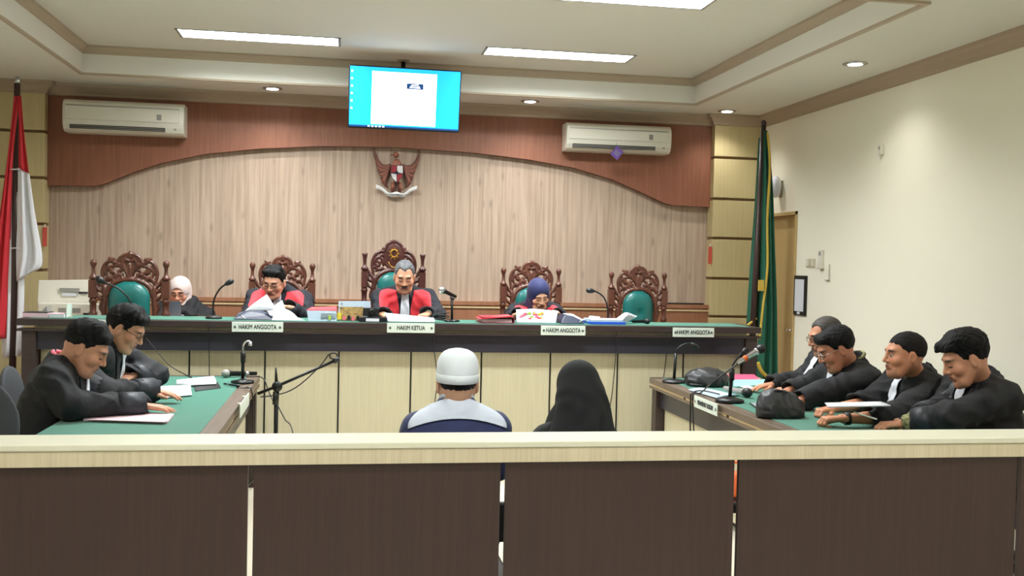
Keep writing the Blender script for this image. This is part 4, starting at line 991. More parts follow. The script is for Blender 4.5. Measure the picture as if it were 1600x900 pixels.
t_stocky, d = person('stocky robed man looking across the room with bare forearms on the right table', (3.3, 5.24, .52), nk, 178, (hd, 172, 2, 0),
    {-1: (W(1395, 652, 4.9), Vector((W(1322, 649, 4.85).x, 4.9, tz+.045)), 'curl', (-1, .15, -.05)), 1: (W(1365, 628, 5.35), Vector((W(1300, 636, 5.25).x, 5.25, tz+.045)), 'curl', (-1, -.25, -.1))},
    dict(mat='robe', bib=.3, sleeve=(.084, .07, .07), bulk=1.22, slv=.42), dict(skin=(186, 126, 94), hair='hair_short', thick=.5, scale=1.05, fat=.006, w=1.04, eyes='open', look=-.003, mustache=False, stubble=.3))
hd = W(1306, 546, 5.66); nk = W(1330, 569, 5.72)
t, d = person('robed man with glasses and patterned collar reading at the right table', (3.16, 5.78, .52), nk, 178, (hd, 170, 26, 0),
    {-1: (W(1290, 612, 5.5), Vector((W(1247, 607, 5.5).x, 5.5, tz+.05)), 'flat', (-1, .1, -.1)), 1: (W(1270, 600, 5.95), Vector((W(1226, 604, 5.9).x, 5.9, tz+.05)), 'flat', (-1, -.1, -.1))},
    dict(mat='robe', bib=.2, sleeve=(.08, .068, .068), bulk=1.15, slv=.8), dict(skin=(176, 116, 88), thick=.9, glasses='chrome', scale=1.08, mustache=True, extra=[cap((-.05, .055, .085), (.05, .055, .085), .028, k=.03), ell((0, -.05, .05), (.082, .065, .07), .03)]))
cl = MB().tube([nk+d['Rt']*.07*math.cos(a)+d['Fo']*(.07*math.sin(a)-.01)+d['U']*(.045-.02*math.sin(a)) for a in np.linspace(0, 2*math.pi, 25)[:-1]], .011, 6, True)
obj('collar', cl, 'batik', t)
hd = W(1289, 526, 6.2); nk = W(1305, 552, 6.3)
t, d = person('balding robed man partly hidden behind the man with the patterned collar', (3.16, 6.34, .52), nk, 176, (hd, 176, 14, 0),
    {-1: (W(1275, 602, 6.1), Vector((W(1240, 603, 6.1).x, 6.1, tz+.05)), 'flat', (-1, .1, -.1)), 1: (W(1255, 590, 6.5), Vector((W(1216, 601, 6.2).x, 6.3, tz+.05)), 'flat', (-1, -.25, -.1))},
    dict(mat='robe', bib=.26), dict(skin=(182, 126, 98), hair='hair_thin', thick=.4, recede=.02, glasses='black_metal', scale=1.06))

# --- the two people on trial, seen from behind
PREV.clear()
hd = W(714, 600, 4.2); nk = W(713, 641, 4.2)
t, d = person('man in white cap and navy shirt with pale yoke, seen from behind', (nk.x, 4.12, .46), nk, 88, (hd, 90, 8, 0),
    {1: ((nk.x+.205, 4.3, .70), (nk.x+.16, 4.5, .58), 'curl'), -1: ((nk.x-.205, 4.3, .70), (nk.x-.16, 4.5, .58), 'curl')},
    dict(mat='shirt_navy', name='shirt', sleeve=(.056, .05, .045), fold=.0035, bulk=.9, drop=.082), dict(skin=(196, 150, 122), thick=.5, scale=1.02, fade=.35, w=1.03), sh=.165)
obj('yoke', patch(d['fn'], nk, -d['Rt'], d['U'], -d['Fo'], [(.045, -.055, .055), (.032, -.095, .095), (.015, -.145, .145), (-.005, -.185, .185), (-.022, -.203, .203), (-.036, -.206, .206)], .008, 26, 6, curve=1.0), 'shirt_white', t, solid=.005)
cl = MB()
cl.tube([nk+d['Rt']*.062*math.cos(a)+d['Fo']*(.062*math.sin(a)-.012)+d['U']*(.055-.012*math.sin(a)) for a in np.linspace(0, 2*math.pi, 25)[:-1]], .014, 8, True)
obj('collar', cl, 'shirt_white', t)
HM = d['HM']; CM = HM @ Matrix.Translation((0, -.016, 0)) @ Matrix.Rotation(math.radians(9), 4, 'X') @ Matrix.Diagonal((1, 1.2, 1, 1))
prof = [(.083, .016), (.087, .03), (.088, .055), (.087, .08), (.082, .102), (.073, .12), (.06, .134), (.042, .143), (.02, .148), (.001, .149)]
cap_o = obj('cap', MB().lathe(prof, (0, 0, 0), CM, 40), 'cap_white', t)
obj('cap_band', MB().lathe([(.086, .010), (.0885, .012), (.0895, .044), (.0875, .046)], (0, 0, 0), CM, 40), 'cap_white', cap_o)
hd = W(902, 613, 4.2); nk = W(899, 662, 4.2)
t, d = person('person in a long black headscarf seen from behind', (nk.x, 4.12, .44), nk, 92, (hd, 96, 12, 0),
    {1: ((nk.x+.2, 4.3, .66), (nk.x+.14, 4.5, .56), 'curl'), -1: ((nk.x-.2, 4.3, .66), (nk.x-.14, 4.5, .56), 'curl')},
    dict(mat='scarf_black', name='dress', fold=.004, sleeve=(.055, .05, .045), bulk=.85, drop=.085), dict(skin=(196, 150, 122), hair=None, scale=1.0), sh=.135)
scarf(t, d, 'scarf_black', 'long_headscarf', True, .2, .01)

# ------------------------------------------------------------------ office chairs and seats
def office_chair(label, loc, rotz, group='dark office chairs'):
    t = thing('office_chair', label, 'chair', (0, 0, 0), group)                 # faces +x before turning
    obj('seat', MB().ball((0, 0, .325), (.24, .24, .05), 18), 'office_fabric', t)
    pr = [ell((-.29, 0, .73), (.035, .20, .20), .02)]
    V, F = nets(lambda q: ev(pr, q), (-.37, -.27, .48), (-.21, .27, 1.0), .014); V[:, 0] += .5*(V[:, 1])**2*1.6
    obj('backrest', np_mesh('backrest', V, F), 'office_fabric', t)
    obj('back_bracket', MB().tube([(-.05, 0, .28), (-.26, 0, .29), (-.31, 0, .42), (-.3, 0, .72)], .018), 'black_plastic', t)
    obj('column', MB().lathe([(.03, .1), (.03, .2), (.02, .2), (.02, .3)], n=12), 'black_plastic', t)
    for i in range(5):
        a = i*2*math.pi/5; f_ = obj('foot', MB().tube([(0, 0, .11), (.27*math.cos(a), .27*math.sin(a), .07)], [.026, .016]), 'black_plastic', t)
        obj('caster', MB().ball((.27*math.cos(a), .27*math.sin(a), .03), .03, 10), 'black_plastic', f_)
    t.matrix_basis = Matrix.Translation(loc) @ Matrix.Rotation(rotz, 4, 'Z')
    return t
oc = office_chair('grey office chair behind the nearest man at the left table', (-1.62, 5.46, 0), .05)
dup(oc, (-1.64, 6.2, 0), .0, 'grey office chair of the man with glasses at the left table')
oe = dup(oc, (-1.5, 4.96, 0), 1.25, 'empty grey office chair cut off by the left edge of the picture'); oe.matrix_basis = oe.matrix_basis @ Matrix.Diagonal((1, 1, 1.13, 1))
for (x, y, lab) in ((3.46, 4.72, 'dark office chair of the young man nearest at the right table'), (3.38, 5.24, 'dark office chair of the stocky man at the right table'),
                (3.14, 5.80, 'dark office chair behind the man with the patterned collar'), (3.2, 6.38, 'dark office chair of the balding man at the right table')): dup(oc, (x, y, 0), math.pi, lab)
x0 = W(290, 480, 9.12).x; t = thing('stool', 'low stool under the clerk in the pale headscarf', 'stool', (x0, 9.12, .36))
obj('seat', MB().lathe([(.17, .27), (.19, .29), (.19, .31), (.17, .325), (.001, .33)], (x0, 9.12, .36)), 'office_fabric', t)
for i in range(4): a = i*math.pi/2+.78; obj('leg', MB().tube([(x0+.1*math.cos(a), 9.12+.1*math.sin(a), .64), (x0+.17*math.cos(a), 9.12+.17*math.sin(a), .362)], .012), 'black_metal', t)
def plain_chair(label, x, y, m):
    t = thing('stacking_chair', label, 'chair', (x, y, 0), 'chairs of the two people on trial')
    obj('seat', MB().box(x-.22, x+.22, y-.2, y+.22, .27, .305), m, t, bev=.012); obj('backrest', MB().box(x-.2, x+.2, y-.30, y-.275, .5, .66), m, t, bev=.012)
    for s in (-1, 1):
        obj('leg', MB().tube([(x+s*.21, y-.29, .66), (x+s*.21, y-.22, .28), (x+s*.22, y-.26, .0)], .012), 'chrome', t); obj('leg', MB().tube([(x+s*.21, y+.2, .27), (x+s*.22, y+.22, .0)], .012), 'chrome', t)
plain_chair('black chair under the man in the white cap', W(713, 632, 4.2).x, 4.12, 'black_plastic')
plain_chair('black chair under the person in the black headscarf', W(899, 656, 4.2).x, 4.12, 'black_plastic')
p = atY(1153, 765, 3.9); t = thing('side_stool', 'black stool behind the rail, glimpsed through a panel gap', 'stool', (p.x, 3.95, 0))
obj('seat', MB().box(p.x-.15, p.x+.15, 3.8, 4.1, .60, .645), 'black_plastic', t, bev=.01)
for sx in (-.12, .12):
    for sy in (-.12, .12): obj('leg', MB().tube([(p.x+sx, 3.95+sy, .6), (p.x+sx*1.1, 3.95+sy*1.1, 0)], .012), 'chrome', t)
t = thing('shopping_bag', 'orange bag glimpsed through a gap between the rail panels', 'bag', (p.x, 3.92, .645))
obj('body', MB().prism([(p.x-.1, 3.87, .646), (p.x+.1, 3.87, .646), (p.x+.09, 3.9, .735), (p.x-.09, 3.9, .735)], (0, .1, 0)), 'orange', t, bev=.012)
obj('handle', MB().tube([(p.x-.05, 3.95, .735), (p.x-.04, 3.95, .78), (p.x+.04, 3.95, .78), (p.x+.05, 3.95, .735)], .006), 'orange', t)

# ------------------------------------------------------------------ microphones
def gooseneck(label, base, pts, ball=.018, bw=.055, post=0):
    base = V3(base); t = thing('gooseneck_microphone', label, 'microphone', base, 'gooseneck microphones')
    obj('base', MB().lathe([(bw, 0), (bw, .012), (bw*.7, .022), (.014, .026)], base, n=24), 'black_plastic', t)
    pts = [V3(q) for q in pts]
    if post: obj('post', MB().tube([base+Vector((0, 0, .02)), pts[0]], .011, 10), 'black_metal', t)
    obj('neck', MB().tube(spline(([] if post else [base+Vector((0, 0, .02))])+pts, 6), .0065, 8), 'black_metal', t)
    d = (pts[-1]-pts[-2]).normalized(); obj('head', MB().lathe([(.008, -.05), (ball*.8, -.035), (ball, -.012), (ball*.95, .008), (ball*.5, .02), (.001, .022)], pts[-1], d.to_track_quat('Z', 'Y').to_matrix().to_4x4(), 16), 'black_plastic', t)
    return t
def handheld(label, a, b, hm='black_plastic', bm='black_metal', ring=None, r=.026):   # a = head centre, b = tail
    a, b = V3(a), V3(b); t = thing('handheld_microphone', label, 'microphone', a, 'handheld microphones'); d = (b-a).normalized(); L = (b-a).length
    Q = d.to_track_quat('Z', 'Y').to_matrix().to_4x4()
    obj('grille', MB().lathe([(.001, -r), (r*.6, -r*.8), (r*.95, -r*.3), (r, 0), (r*.95, r*.5), (r*.75, r*.9)], a, Q, 18), hm, t)
    obj('barrel', MB().lathe([(r*.8, r*.9), (r*.82, r*1.2), (r*.62, r*1.3), (r*.45, L), (.001, L+.002)], a, Q, 16), bm, t)
    if ring: obj('ring', MB().lathe([(r*.55, L*.62), (r*.6, L*.62), (r*.6, L*.75), (r*.52, L*.75)], a, Q, 16), ring, t)
    return t
def cable(label, pts, r=.004):
    t = tag(obj('cable', MB().tube(spline(pts, 7), r, 6), 'black_plastic'), label, 'cable', 'black cables'); return t
y = 7.62
gooseneck('thin gooseneck microphone bending left in front of the empty left chair', (W(205, 500, 7.7).x, 7.7, DZ_), [W(204, 486, 7.7), W(203, 470, 7.7), W(187, 452, 7.7), W(163, 441, 7.7), W(154, 436, 7.7)], .026)
gooseneck('gooseneck microphone bending right beside the clerk', (W(334, 499, y).x, y, DZ_), [W(333, 490, y), W(334, 470, y), W(343, 452, y), W(355, 443, y), W(361, 440, y)], .02, .06)
gooseneck('gooseneck microphone bending left before the empty right chair', (W(950, 508, 7.82).x, 7.82, DZ_), [W(950, 500, 7.82), W(949, 480, 7.82), W(943, 464, 7.82), W(930, 455, 7.82), W(920, 454, 7.82)], .021)
b0 = Vector((W(706, 506, y).x, y, DZ_)); t = thing('microphone_stand', 'short black desk stand beside the presiding judge', 'microphone stand', b0)
obj('base', MB().lathe([(.06, 0), (.06, .01), (.02, .02)], b0, n=24), 'black_metal', t); obj('post', MB().tube([b0+Vector((0, 0, .01)), W(706, 467, y)], .010, 10), 'black_metal', t); obj('clip', MB().tube([W(703, 464.5, y), W(710, 468, y)], .008, 10), 'black_plastic', t)
handheld('silver headed microphone clipped to the stand beside the presiding judge', W(690, 453, y), W(713, 464, y), 'chrome', 'black_metal')
handheld('black microphone lying on the bench in front of the empty right chair', Vector((W(1012, 505.5, 7.6).x, 7.6, DZ_+.023)), Vector((W(988, 507, 7.65).x, 7.66, DZ_+.016)), r=.022)
# left table
tb = tz
b0 = atZ(379, 598, tb); t = thing('microphone_stand', 'black desk stand with a bent chrome hook on the left side table', 'microphone stand', b0)
obj('base', MB().lathe([(.075, 0), (.075, .012), (.03, .02), (.013, .03)], b0, n=26), 'black_metal', t); yb = b0.y
obj('post', MB().tube([b0+Vector((0, 0, .02)), W(380, 549, yb)], [.011, .011], 10).tube([W(380, 566, yb), W(380, 549, yb)], .017, 10), 'black_metal', t)
obj('hook', MB().tube(spline([W(380, 549, yb), W(380, 540, yb), W(384, 534, yb), W(391, 534, yb), W(391.5, 538, yb)], 5), .006, 8), 'chrome', t)
obj('socket', MB().lathe([(.011, -.01), (.014, .0), (.011, .014)], W(391, 538, yb), n=12), 'chrome', t)
q = atZ(352, 590, tb); handheld('silver headed microphone lying at the far end of the left table', q+Vector((0, 0, .028)), atZ(401, 588, tb)+Vector((0, 0, .02)), 'grey_plastic', 'black_metal', 'chrome', .028)
q = atZ(372, 606, tb); handheld('slim black microphone lying beside the papers on the left table', q+Vector((0, 0, .012)), atZ(350, 602.5, tb)+Vector((0, 0, .012)), r=.012, ring='chrome')
cable('black cable looping off the far end of the left table', [atZ(400, 588, tb+.02), W(412, 592, 6.85), W(420, 612, 6.8), W(428, 630, 6.7)])
cable('black cable hanging over the aisle edge of the left table', [atZ(376, 606, tb+.012), atZ(394, 606, tb+.01), (-.6, 6.4, tb+.01), (-.565, 6.38, tb+.004), (-.55, 6.37, .66), (-.545, 6.34, .35), (-.5, 6.2, .01)])
cable('thin black cable slanting from the bench to the left table', [W(228, 528, 7.36), W(262, 568, 7.3), W(285, 583, 7.2), atZ(300, 590, tb+.006)], .0035)
cable('thin dark cable hanging straight down the left part of the bench', [W(325, 505, 7.38), W(326.5, 540, 7.42), W(327, 585, 7.46), W(327, 640, 7.48), (W(327, 640, 7.48).x, 7.46, .01)], .0035)
cable('thin cable hanging beside the white cap', [W(677, 526, 7.4), W(678, 548, 7.42), W(683, 590, 7.46), W(679, 640, 7.47), (W(679, 640, 7.47).x, 7.46, .01)], .0035)
cable('thin cable hanging behind the black headscarf', [W(963, 514, 7.38), W(962, 555, 7.42), W(957, 610, 7.46), W(952, 650, 7.47), (W(952, 650, 7.47).x, 7.46, .01)], .0035)
cable('thin cable hanging left of the right table', [W(1043, 515, 7.38), W(1041, 555, 7.42), W(1037, 590, 7.46), W(1030, 640, 7.47), (W(1030, 640, 7.47).x, 7.46, .01)], .0035)
# boom stand on the floor
y = 6.6; b0 = W(426, 700, y); b0.z = 0; t = thing('boom_stand', 'tall black boom microphone stand in the aisle beside the left table', 'microphone stand', b0)
tp = W(432, 608, y)
obj('pole', MB().tube([(tp.x, y, .12), tp], .014, 10).tube([W(430.5, 632, y), W(431.5, 612, y)], .02, 10), 'black_metal', t)
obj('clutch', MB().lathe([(.03, -.02), (.035, 0), (.03, .02)], W(433, 604, y), Matrix.Rotation(math.pi/2, 4, 'X'), 16), 'black_metal', t)
obj('spike', MB().tube([W(432, 600, y), W(431, 574, y)], [.012, .005], 8), 'black_metal', t)
obj('boom', MB().tube([W(403, 615, y+.05), W(432, 604, y), W(524, 563, y-.1)], .010, 8), 'black_metal', t)
obj('clip', MB().tube([W(521, 565, y-.1), W(530, 560, y-.1)], .018, 8).tube([W(521, 556, y-.1)+Vector((.025*math.cos(a), 0, .02*math.sin(a))) for a in np.linspace(0, 6.28, 12)], .005, 6), 'black_plastic', t)
for i in range(3):
    a = i*2.1+.5; obj('foot', MB().tube([(tp.x, y, .3), (tp.x+.3*math.cos(a), y+.3*math.sin(a), .012)], .009, 8), 'black_metal', t)
cable('thin cable along the boom of the microphone stand', [W(514, 553, 6.44), W(500, 572, 6.44), W(470, 600, 6.46), W(447, 613, 6.5), W(420, 619, 6.53), W(407, 620, 6.6)], .004)
cable('thin cable slanting down from the boom stand to the floor', [W(434, 634, 6.55), W(445, 655, 6.5), W(458, 680, 6.4), (W(470, 700, 6.3).x, 6.2, .01)], .004)

# right table
b0 = atZ(1053, 597.5, tb); yb = b0.y
gooseneck('desk gooseneck microphone at the far corner of the right table', b0, [W(1056, 552, yb), W(1058, 546, yb), W(1067, 539, yb), W(1080, 537, yb), W(1088, 542, yb)], .018, .085, 1)
b0 = atZ(1140, 628, tb); yb = b0.y; t = thing('microphone_stand', 'black desk stand with round base on the right side table', 'microphone stand', b0)
obj('base', MB().lathe([(.088, 0), (.088, .016), (.05, .026), (.013, .034)], b0, n=28), 'black_metal', t)
obj('post', MB().tube([b0+Vector((0, 0, .02)), W(1144, 575, yb)], .011, 10).tube([W(1143, 594, yb), W(1144, 576, yb)], .017, 10), 'black_metal', t)
obj('neck', MB().tube(spline([W(1144, 576, yb), W(1147, 567, yb), W(1155, 556, yb), W(1164, 548, yb)], 5), .0065, 8), 'black_metal', t)
obj('clip', MB().tube([W(1159, 553, yb), W(1167, 545, yb)], .016, 10), 'black_plastic', t)
handheld('black and chrome microphone pointing up and right above the right table', W(1189, 545, yb-.05), W(1153, 567, yb-.05), 'black_plastic', 'chrome', 'orange', .03)
handheld('black microphone lying beside the round stand base on the right table', atZ(1168, 622, tb)+Vector((0, 0, .034)), atZ(1132, 615, tb)+Vector((0, 0, .036)), 'black_plastic', 'grey_plastic', None, .032)
cable('black microphone cable curving down to the edge of the right table', [W(1152, 569, yb-.06), W(1130, 585, yb-.05), W(1108, 602, yb-.0), (2.29, 6.16, .775), (2.245, 6.15, .772), (2.232, 6.14, .70), (2.22, 6.0, .3), (2.2, 5.8, .01)], .005)
cable('second black cable hanging below the right name plate', [atZ(1124, 616, tb+.025), (2.32, 6.2, .785), (2.245, 6.19, .77), (2.232, 6.18, .70), (2.215, 6.1, .3), (2.16, 5.9, .01)], .005)

# ------------------------------------------------------------------ papers, books, bags
def sheet(name, label, cat, pts, m, th=.003, n=8, bend=.0, grp=None, parts=()):
    a, b, c, d = [V3(p) for p in pts]; nrm = (b-a).cross(d-a).normalized()   # a,b,c,d around the sheet
    rows = [[(a.lerp(b, j/n)).lerp(d.lerp(c, j/n), i/n)+nrm*bend*math.sin(math.pi*i/n)*(1+.3*math.sin(3*j/n)) for j in range(n+1)] for i in range(n+1)]
    return tag(obj(name, MB().grid(rows), m, solid=th), label, cat, grp)
def slab(name, label, cat, pts, hgt, m, cover=None, grp=None):    # stack with footprint pts (3-D, on a surface)
    t = thing(name, label, cat, pts[0], grp); obj('pages', MB().prism(pts, (0, 0, hgt)), m, t, bev=.002)
    if cover: obj('cover', MB().prism([V3(p)+Vector((0, 0, hgt)) for p in pts], (0, 0, .004)), cover, t)
    return t
def Zt(px, py, dz=0): return atZ(px, py, tb+dz)
# left table
t = slab('paper_stack', 'pink stack of papers lying near the front of the left table', 'papers', [Zt(130, 658), Zt(262, 662), Zt(272, 650), Zt(160, 644)], .012, 'paper_pink')
obj('top_sheet', MB().prism([Zt(136, 656, .012), Zt(258, 660, .012), Zt(270, 649, .012), Zt(162, 643, .012)], (0, 0, .002)), 'paper_pink', t)
tag(sheet('open_document', 'curled white document under the hand of the nearest man at the left table', 'document', [Zt(250, 622, .009), Zt(300, 617, .009), Zt(298, 602, .03), Zt(250, 604, .03)], 'paper', .006, 8, -.008), 'curled white document under the hand of the nearest man at the left table', 'document')
sheet('open_document', 'white document with raised page at the far side of the left table', 'document', [Zt(272, 604, .011), Zt(338, 600, .011), Zt(334, 588, .04), Zt(276, 594, .05)], 'paper', .006, 8, .012)
sheet('folder', 'dark folder under the papers on the left table', 'folder', [Zt(305, 611, .003), Zt(345, 606, .003), Zt(340, 597, .003), Zt(302, 600, .003)], 'black_plastic', .004)
# right table
slab('folder', 'pink folder at the far end of the right table', 'folder', [Zt(1130, 596), Zt(1187, 596), Zt(1178, 588), Zt(1132, 588)], .012, 'pink_folder', 'pink_folder')
slab('folder', 'pale teal folder under the hands of the men at the right table', 'folder', [Zt(1146, 609), Zt(1200, 606), Zt(1212, 597), Zt(1146, 598)], .018, 'teal_folder', 'teal_folder')
sheet('paper_sheet', 'white sheets lying between the black bag and the right name plate', 'papers', [Zt(1075, 609, .004), Zt(1120, 622, .004), Zt(1156, 618, .004), Zt(1104, 607, .006)], 'paper_blue', .004, 8, .008)
sheet('paper_sheet', 'small folded white paper lying on the teal folder', 'papers', [Zt(1156, 604, .025), Zt(1170, 608, .025), Zt(1180, 606, .025), Zt(1168, 602, .025)], 'paper', .003)
def bag(label, prims, m='bag_black', ex=None, h=.007):
    P = [p[1] for p in prims]; c = np.mean(P, 0); t = thing('pouch_bag', label, 'bag', (c[0], c[1], tb)); 
    fn = lambda q: np.maximum(ev(prims, q)+folds(q, .006, 1.6), tb+.001-q[:, 2])
    sdf_obj('body', prims, h, m, t, .03, fn); return t
c = Zt(1217, 652); 
def Bp(px, py, y):
    p = W(px, py, y); p.z = max(p.z, tb+.011); return p
by = c.y+.02
t = bag('black rounded zip pouch standing near the front of the right table', [cap(Bp(1203, 634, by), Bp(1232, 640, by), .075, .075, k=.05), cap(Bp(1199, 648, by-.02), Bp(1237, 650, by-.02), .055, .06, k=.05), cap(Bp(1206, 622, by+.02), Bp(1230, 624, by+.02), .05, .045, k=.05)])
obj('zip', MB().tube(spline([Bp(1199, 614, by), Bp(1215, 610, by-.02), Bp(1234, 616, by-.02), Bp(1246, 632, by-.03), Bp(1248, 650, by-.05)], 5), .005, 6), 'black_plastic', t)
obj('handle', MB().tube(spline([Bp(1250, 625, by+.06), Bp(1256, 638, by+.05), Bp(1252, 648, by+.02)], 4), .009, 6), 'bag_black', t)
by = Zt(1100, 602).y
t = bag('black pleated bag lying at the far end of the right table', [ell(Bp(1104, 593, by), (.16, .12, .085), .04), ell(Bp(1112, 598, by-.05), (.1, .09, .06), .04), cap(Bp(1086, 602, by-.05), Bp(1125, 605, by-.06), .035, .03, k=.04)])
obj('strap', MB().tube(spline([Bp(1078, 601, by-.09), Bp(1090, 602, by-.11), Bp(1100, 603, by-.11), Bp(1108, 602, by-.08)], 5), .009, 6), 'bag_black', t)
def phone(label, a, b, w_=.07, m='black_plastic'):
    a, b = V3(a), V3(b); d = (b-a); x = d.normalized(); y_ = Vector((0, 0, 1)).cross(x).normalized(); z = x.cross(y_); M = frame((a+b)/2, x, y_, z); t = thing('phone', label, 'phone', (a+b)/2, 'phones')
    obj('body', MB().box(-d.length/2, d.length/2, -w_/2, w_/2, -.004, .004, M), m, t, bev=.003); obj('screen', MB().box(-d.length/2+.005, d.length/2-.005, -w_/2+.004, w_/2-.004, .004, .0046, M), 'glass_lens', t)
phone('black phone lying left of the zip pouch', Zt(1180, 630, .006), Zt(1190, 637, .006)); phone('dark phone lying right of the zip pouch', Zt(1249, 633, .006), Zt(1262, 638, .006))
sheet('paper_sheet', 'white document lying across the forearms of the stocky man', 'papers', [W(1289, 630, 4.75), W(1294, 636, 4.62), W(1392, 634, 4.65), W(1376, 628, 4.9)], 'paper', .006)
hq = W(1390, 653, 4.45); phone('white phone in the hand of the young man', W(1338, 645, 4.68), W(1366, 654, 4.68), .06, 'white_plastic')
def watch(par, c, d, m):
    obj('watch', MB().lathe([(.029, -.014), (.034, -.014), (.034, .014), (.029, .014)], V3(c), V3(d).normalized().to_track_quat('Z', 'Y').to_matrix().to_4x4(), 20), m, par)
watch(t_stocky, Vector((W(1318, 649, 4.88).x+.03, 4.897, tz+.045)), (-1, .15, -.05), 'black_plastic')
watch(t_young, Vector((W(1404, 655, 4.68).x+.012, 4.66, tz+.055)), (-1, .1, -.05), 'black_plastic')
watch(t_pres, Vector((W(668, 492, 7.9).x+.012, 7.92, DZ_+.044)), (-.6, -1, -.15), 'chrome')

# ------------------------------------------------------------------ things on the bench
def Bq(px, py, y=7.6):
    p = W(px, py, y); p.z = max(p.z, DZ_+.004); return p
def foot(px0, px1, y0, y1): a, b = W(px0, 503, y0).x, W(px1, 503, y0).x; return [(a, y0, DZ_), (b, y0, DZ_), (b, y1, DZ_), (a, y1, DZ_)]
t = slab('book', 'thick pink and white book at the left end of the bench', 'book', foot(35, 74, 7.5, 7.66), .032, 'paper_pink', 'black_plastic')
obj('raised_cover', MB().prism([W(63, 488, 7.55), W(73, 478, 7.56), W(74, 488, 7.56)], (0, .1, 0)), 'grey_plastic', t)
slab('book', 'thin white book beside the thick book on the bench', 'book', foot(76, 100, 7.5, 7.66), .024, 'paper', 'paper_pink')
p0 = W(108, 499, 7.6); t = thing('card_stand', 'thin pale upright card at the left end of the bench', 'card', (p0.x, 7.6, DZ_)); obj('card', MB().box(p0.x-.004, p0.x+.004, 7.53, 7.66, DZ_, W(107, 475, 7.6).z, None), 'plate', t); obj('foot', MB().box(p0.x-.003, p0.x+.025, 7.55, 7.64, DZ_, DZ_+.004), 'grey_plastic', t)
# binder and papers of the left judge
t = thing('ring_binder', 'dark navy ring binder lying open in front of the judge lifting a sheet', 'binder', (W(392, 500, 7.6).x, 7.6, DZ_))
obj('cover', MB().prism([Bq(365, 504, 7.52), Bq(372, 489, 7.56), Bq(388, 486.5, 7.6), Bq(408, 488, 7.6), Bq(420, 492, 7.6), Bq(430, 505, 7.52)], (0, .2, 0)), 'navy_folder', t, bev=.006)
obj('spine_flap', MB().prism([Bq(412, 490, 7.5), Bq(416, 490, 7.5), Bq(434, 505.5, 7.5), Bq(428, 505.5, 7.5)], (0, .02, 0)), 'navy_folder', t)
obj('ring', MB().tube([Bq(375, 491, 7.53), Bq(384, 500, 7.5)], .005, 6), 'chrome', t)
sheet('paper_sheet', 'white sheet held up by the judge in glasses', 'papers', [Bq(381, 487, 7.83), Bq(427, 485, 7.8), Bq(428, 477, 7.82), Bq(417, 460, 7.86)], 'paper', .002, 8, .01)
sheet('paper_sheet', 'second sheet leaning against the judge in glasses', 'papers', [Bq(424, 489, 7.78), Bq(448, 489, 7.76), Bq(441, 469, 7.82), Bq(428, 478, 7.82)], 'bib_white', .002, 8, -.01)
t = thing('open_document', 'spread of white pages beside the open navy binder', 'document', (W(445, 500, 7.58).x, 7.58, DZ_))
obj('pages', MB().grid([[Bq(416+2*i+0, 489.5-1.5*math.sin(i), 7.72).lerp(Bq(448+6*i, 487+3.5*i-3*math.sin(.8*i), 7.72), j/8)+Vector((0, -.04*i, .004*(4-i))) for j in range(9)] for i in range(5)]), 'paper', t, solid=.004)
obj('lower_page', MB().prism([Bq(424, 504.5, 7.46), Bq(477, 505, 7.46), Bq(455, 492, 7.475), Bq(428, 491, 7.475)], (0, .012, 0)), 'paper', t)
# bundle, calendar, camera
t = thing('paper_bundle', 'thick upright bundle of pale papers with a red cover', 'paper bundle', (W(502, 505, 7.5).x, 7.5, DZ_))
a, b_ = W(479, 505, 7.48).x, W(526, 505, 7.48).x; zt = W(500, 485.5, 7.48).z
obj('pages', MB().prism([(a+.012, 7.48, DZ_), (b_, 7.48, DZ_), (b_-.005, 7.5, zt), (a, 7.5, zt)], (0, .16, 0)), 'paper_blue', t); obj('red_cover', MB().prism([(a, 7.5, zt), (b_-.003, 7.5, zt), (b_-.003, 7.68, zt+.02), (a+.03, 7.68, zt+.012)], (0, 0, .005)), 'red_cloth', t)
for i in range(4): obj('page_line', MB().box(a+.1, b_-.008, 7.478, 7.484, DZ_+.022+i*.017, DZ_+.0235+i*.017), 'ink_pale', t)
obj('green_tab', MB().cbox((W(515, 500, 7.47).x, 7.477, DZ_+.028), (.018, .004, .034)), 'lime', t)
t = thing('desk_calendar', 'desk calendar with a brown group photo beside the presiding judge', 'calendar', (W(553, 505, 7.55).x, 7.55, DZ_))
def card(name, px0, px1, py0, py1, y0, m, par, th=.004):
    ya, yb_ = y0+.03*(505-py1)/34.5, y0+.03*(505-py0)/34.5; c_ = [Bq(px0, py1, ya), Bq(px1, py1, ya), Bq(px1, py0, yb_), Bq(px0, py0, yb_)]; return obj(name, MB().prism(c_, (0, th, 0)), m, par)
bp_ = card('board', 529, 579, 470.5, 505, 7.55, 'paper_blue', t); card('photo', 531, 568, 479.5, 501, 7.545, 'photo_gold', bp_, .003); card('white_border', 529.5, 569, 501, 505, 7.545, 'paper', bp_, .003)
for k, (px, py) in enumerate(((538, 497), (545, 496), (552, 498), (559, 497))): obj('printed_figure', MB().cbox(Bq(px, py, 7.541), (.022, .002, .03)), 'ink' if k % 2 else 'rose', bp_)
obj('printed_logo', MB().cbox(Bq(534, 475, 7.552), (.016, .004, .018)), 'ink_pale', bp_); obj('back_leg', MB().prism([Bq(529, 470.5, 7.59), Bq(579, 470.5, 7.59), Bq(579, 503, 7.68), Bq(529, 503, 7.68)], (0, .004, 0)), 'paper', t)
obj('yellow_tab', MB().cbox(Bq(530, 494, 7.538), (.03, .003, .05)), 'yellow', t)
t = thing('camera', 'small black camera between the calendar and the presiding judge', 'camera', (W(580, 500, 7.5).x, 7.5, DZ_+.035)); p0 = W(579, 492, 7.5)
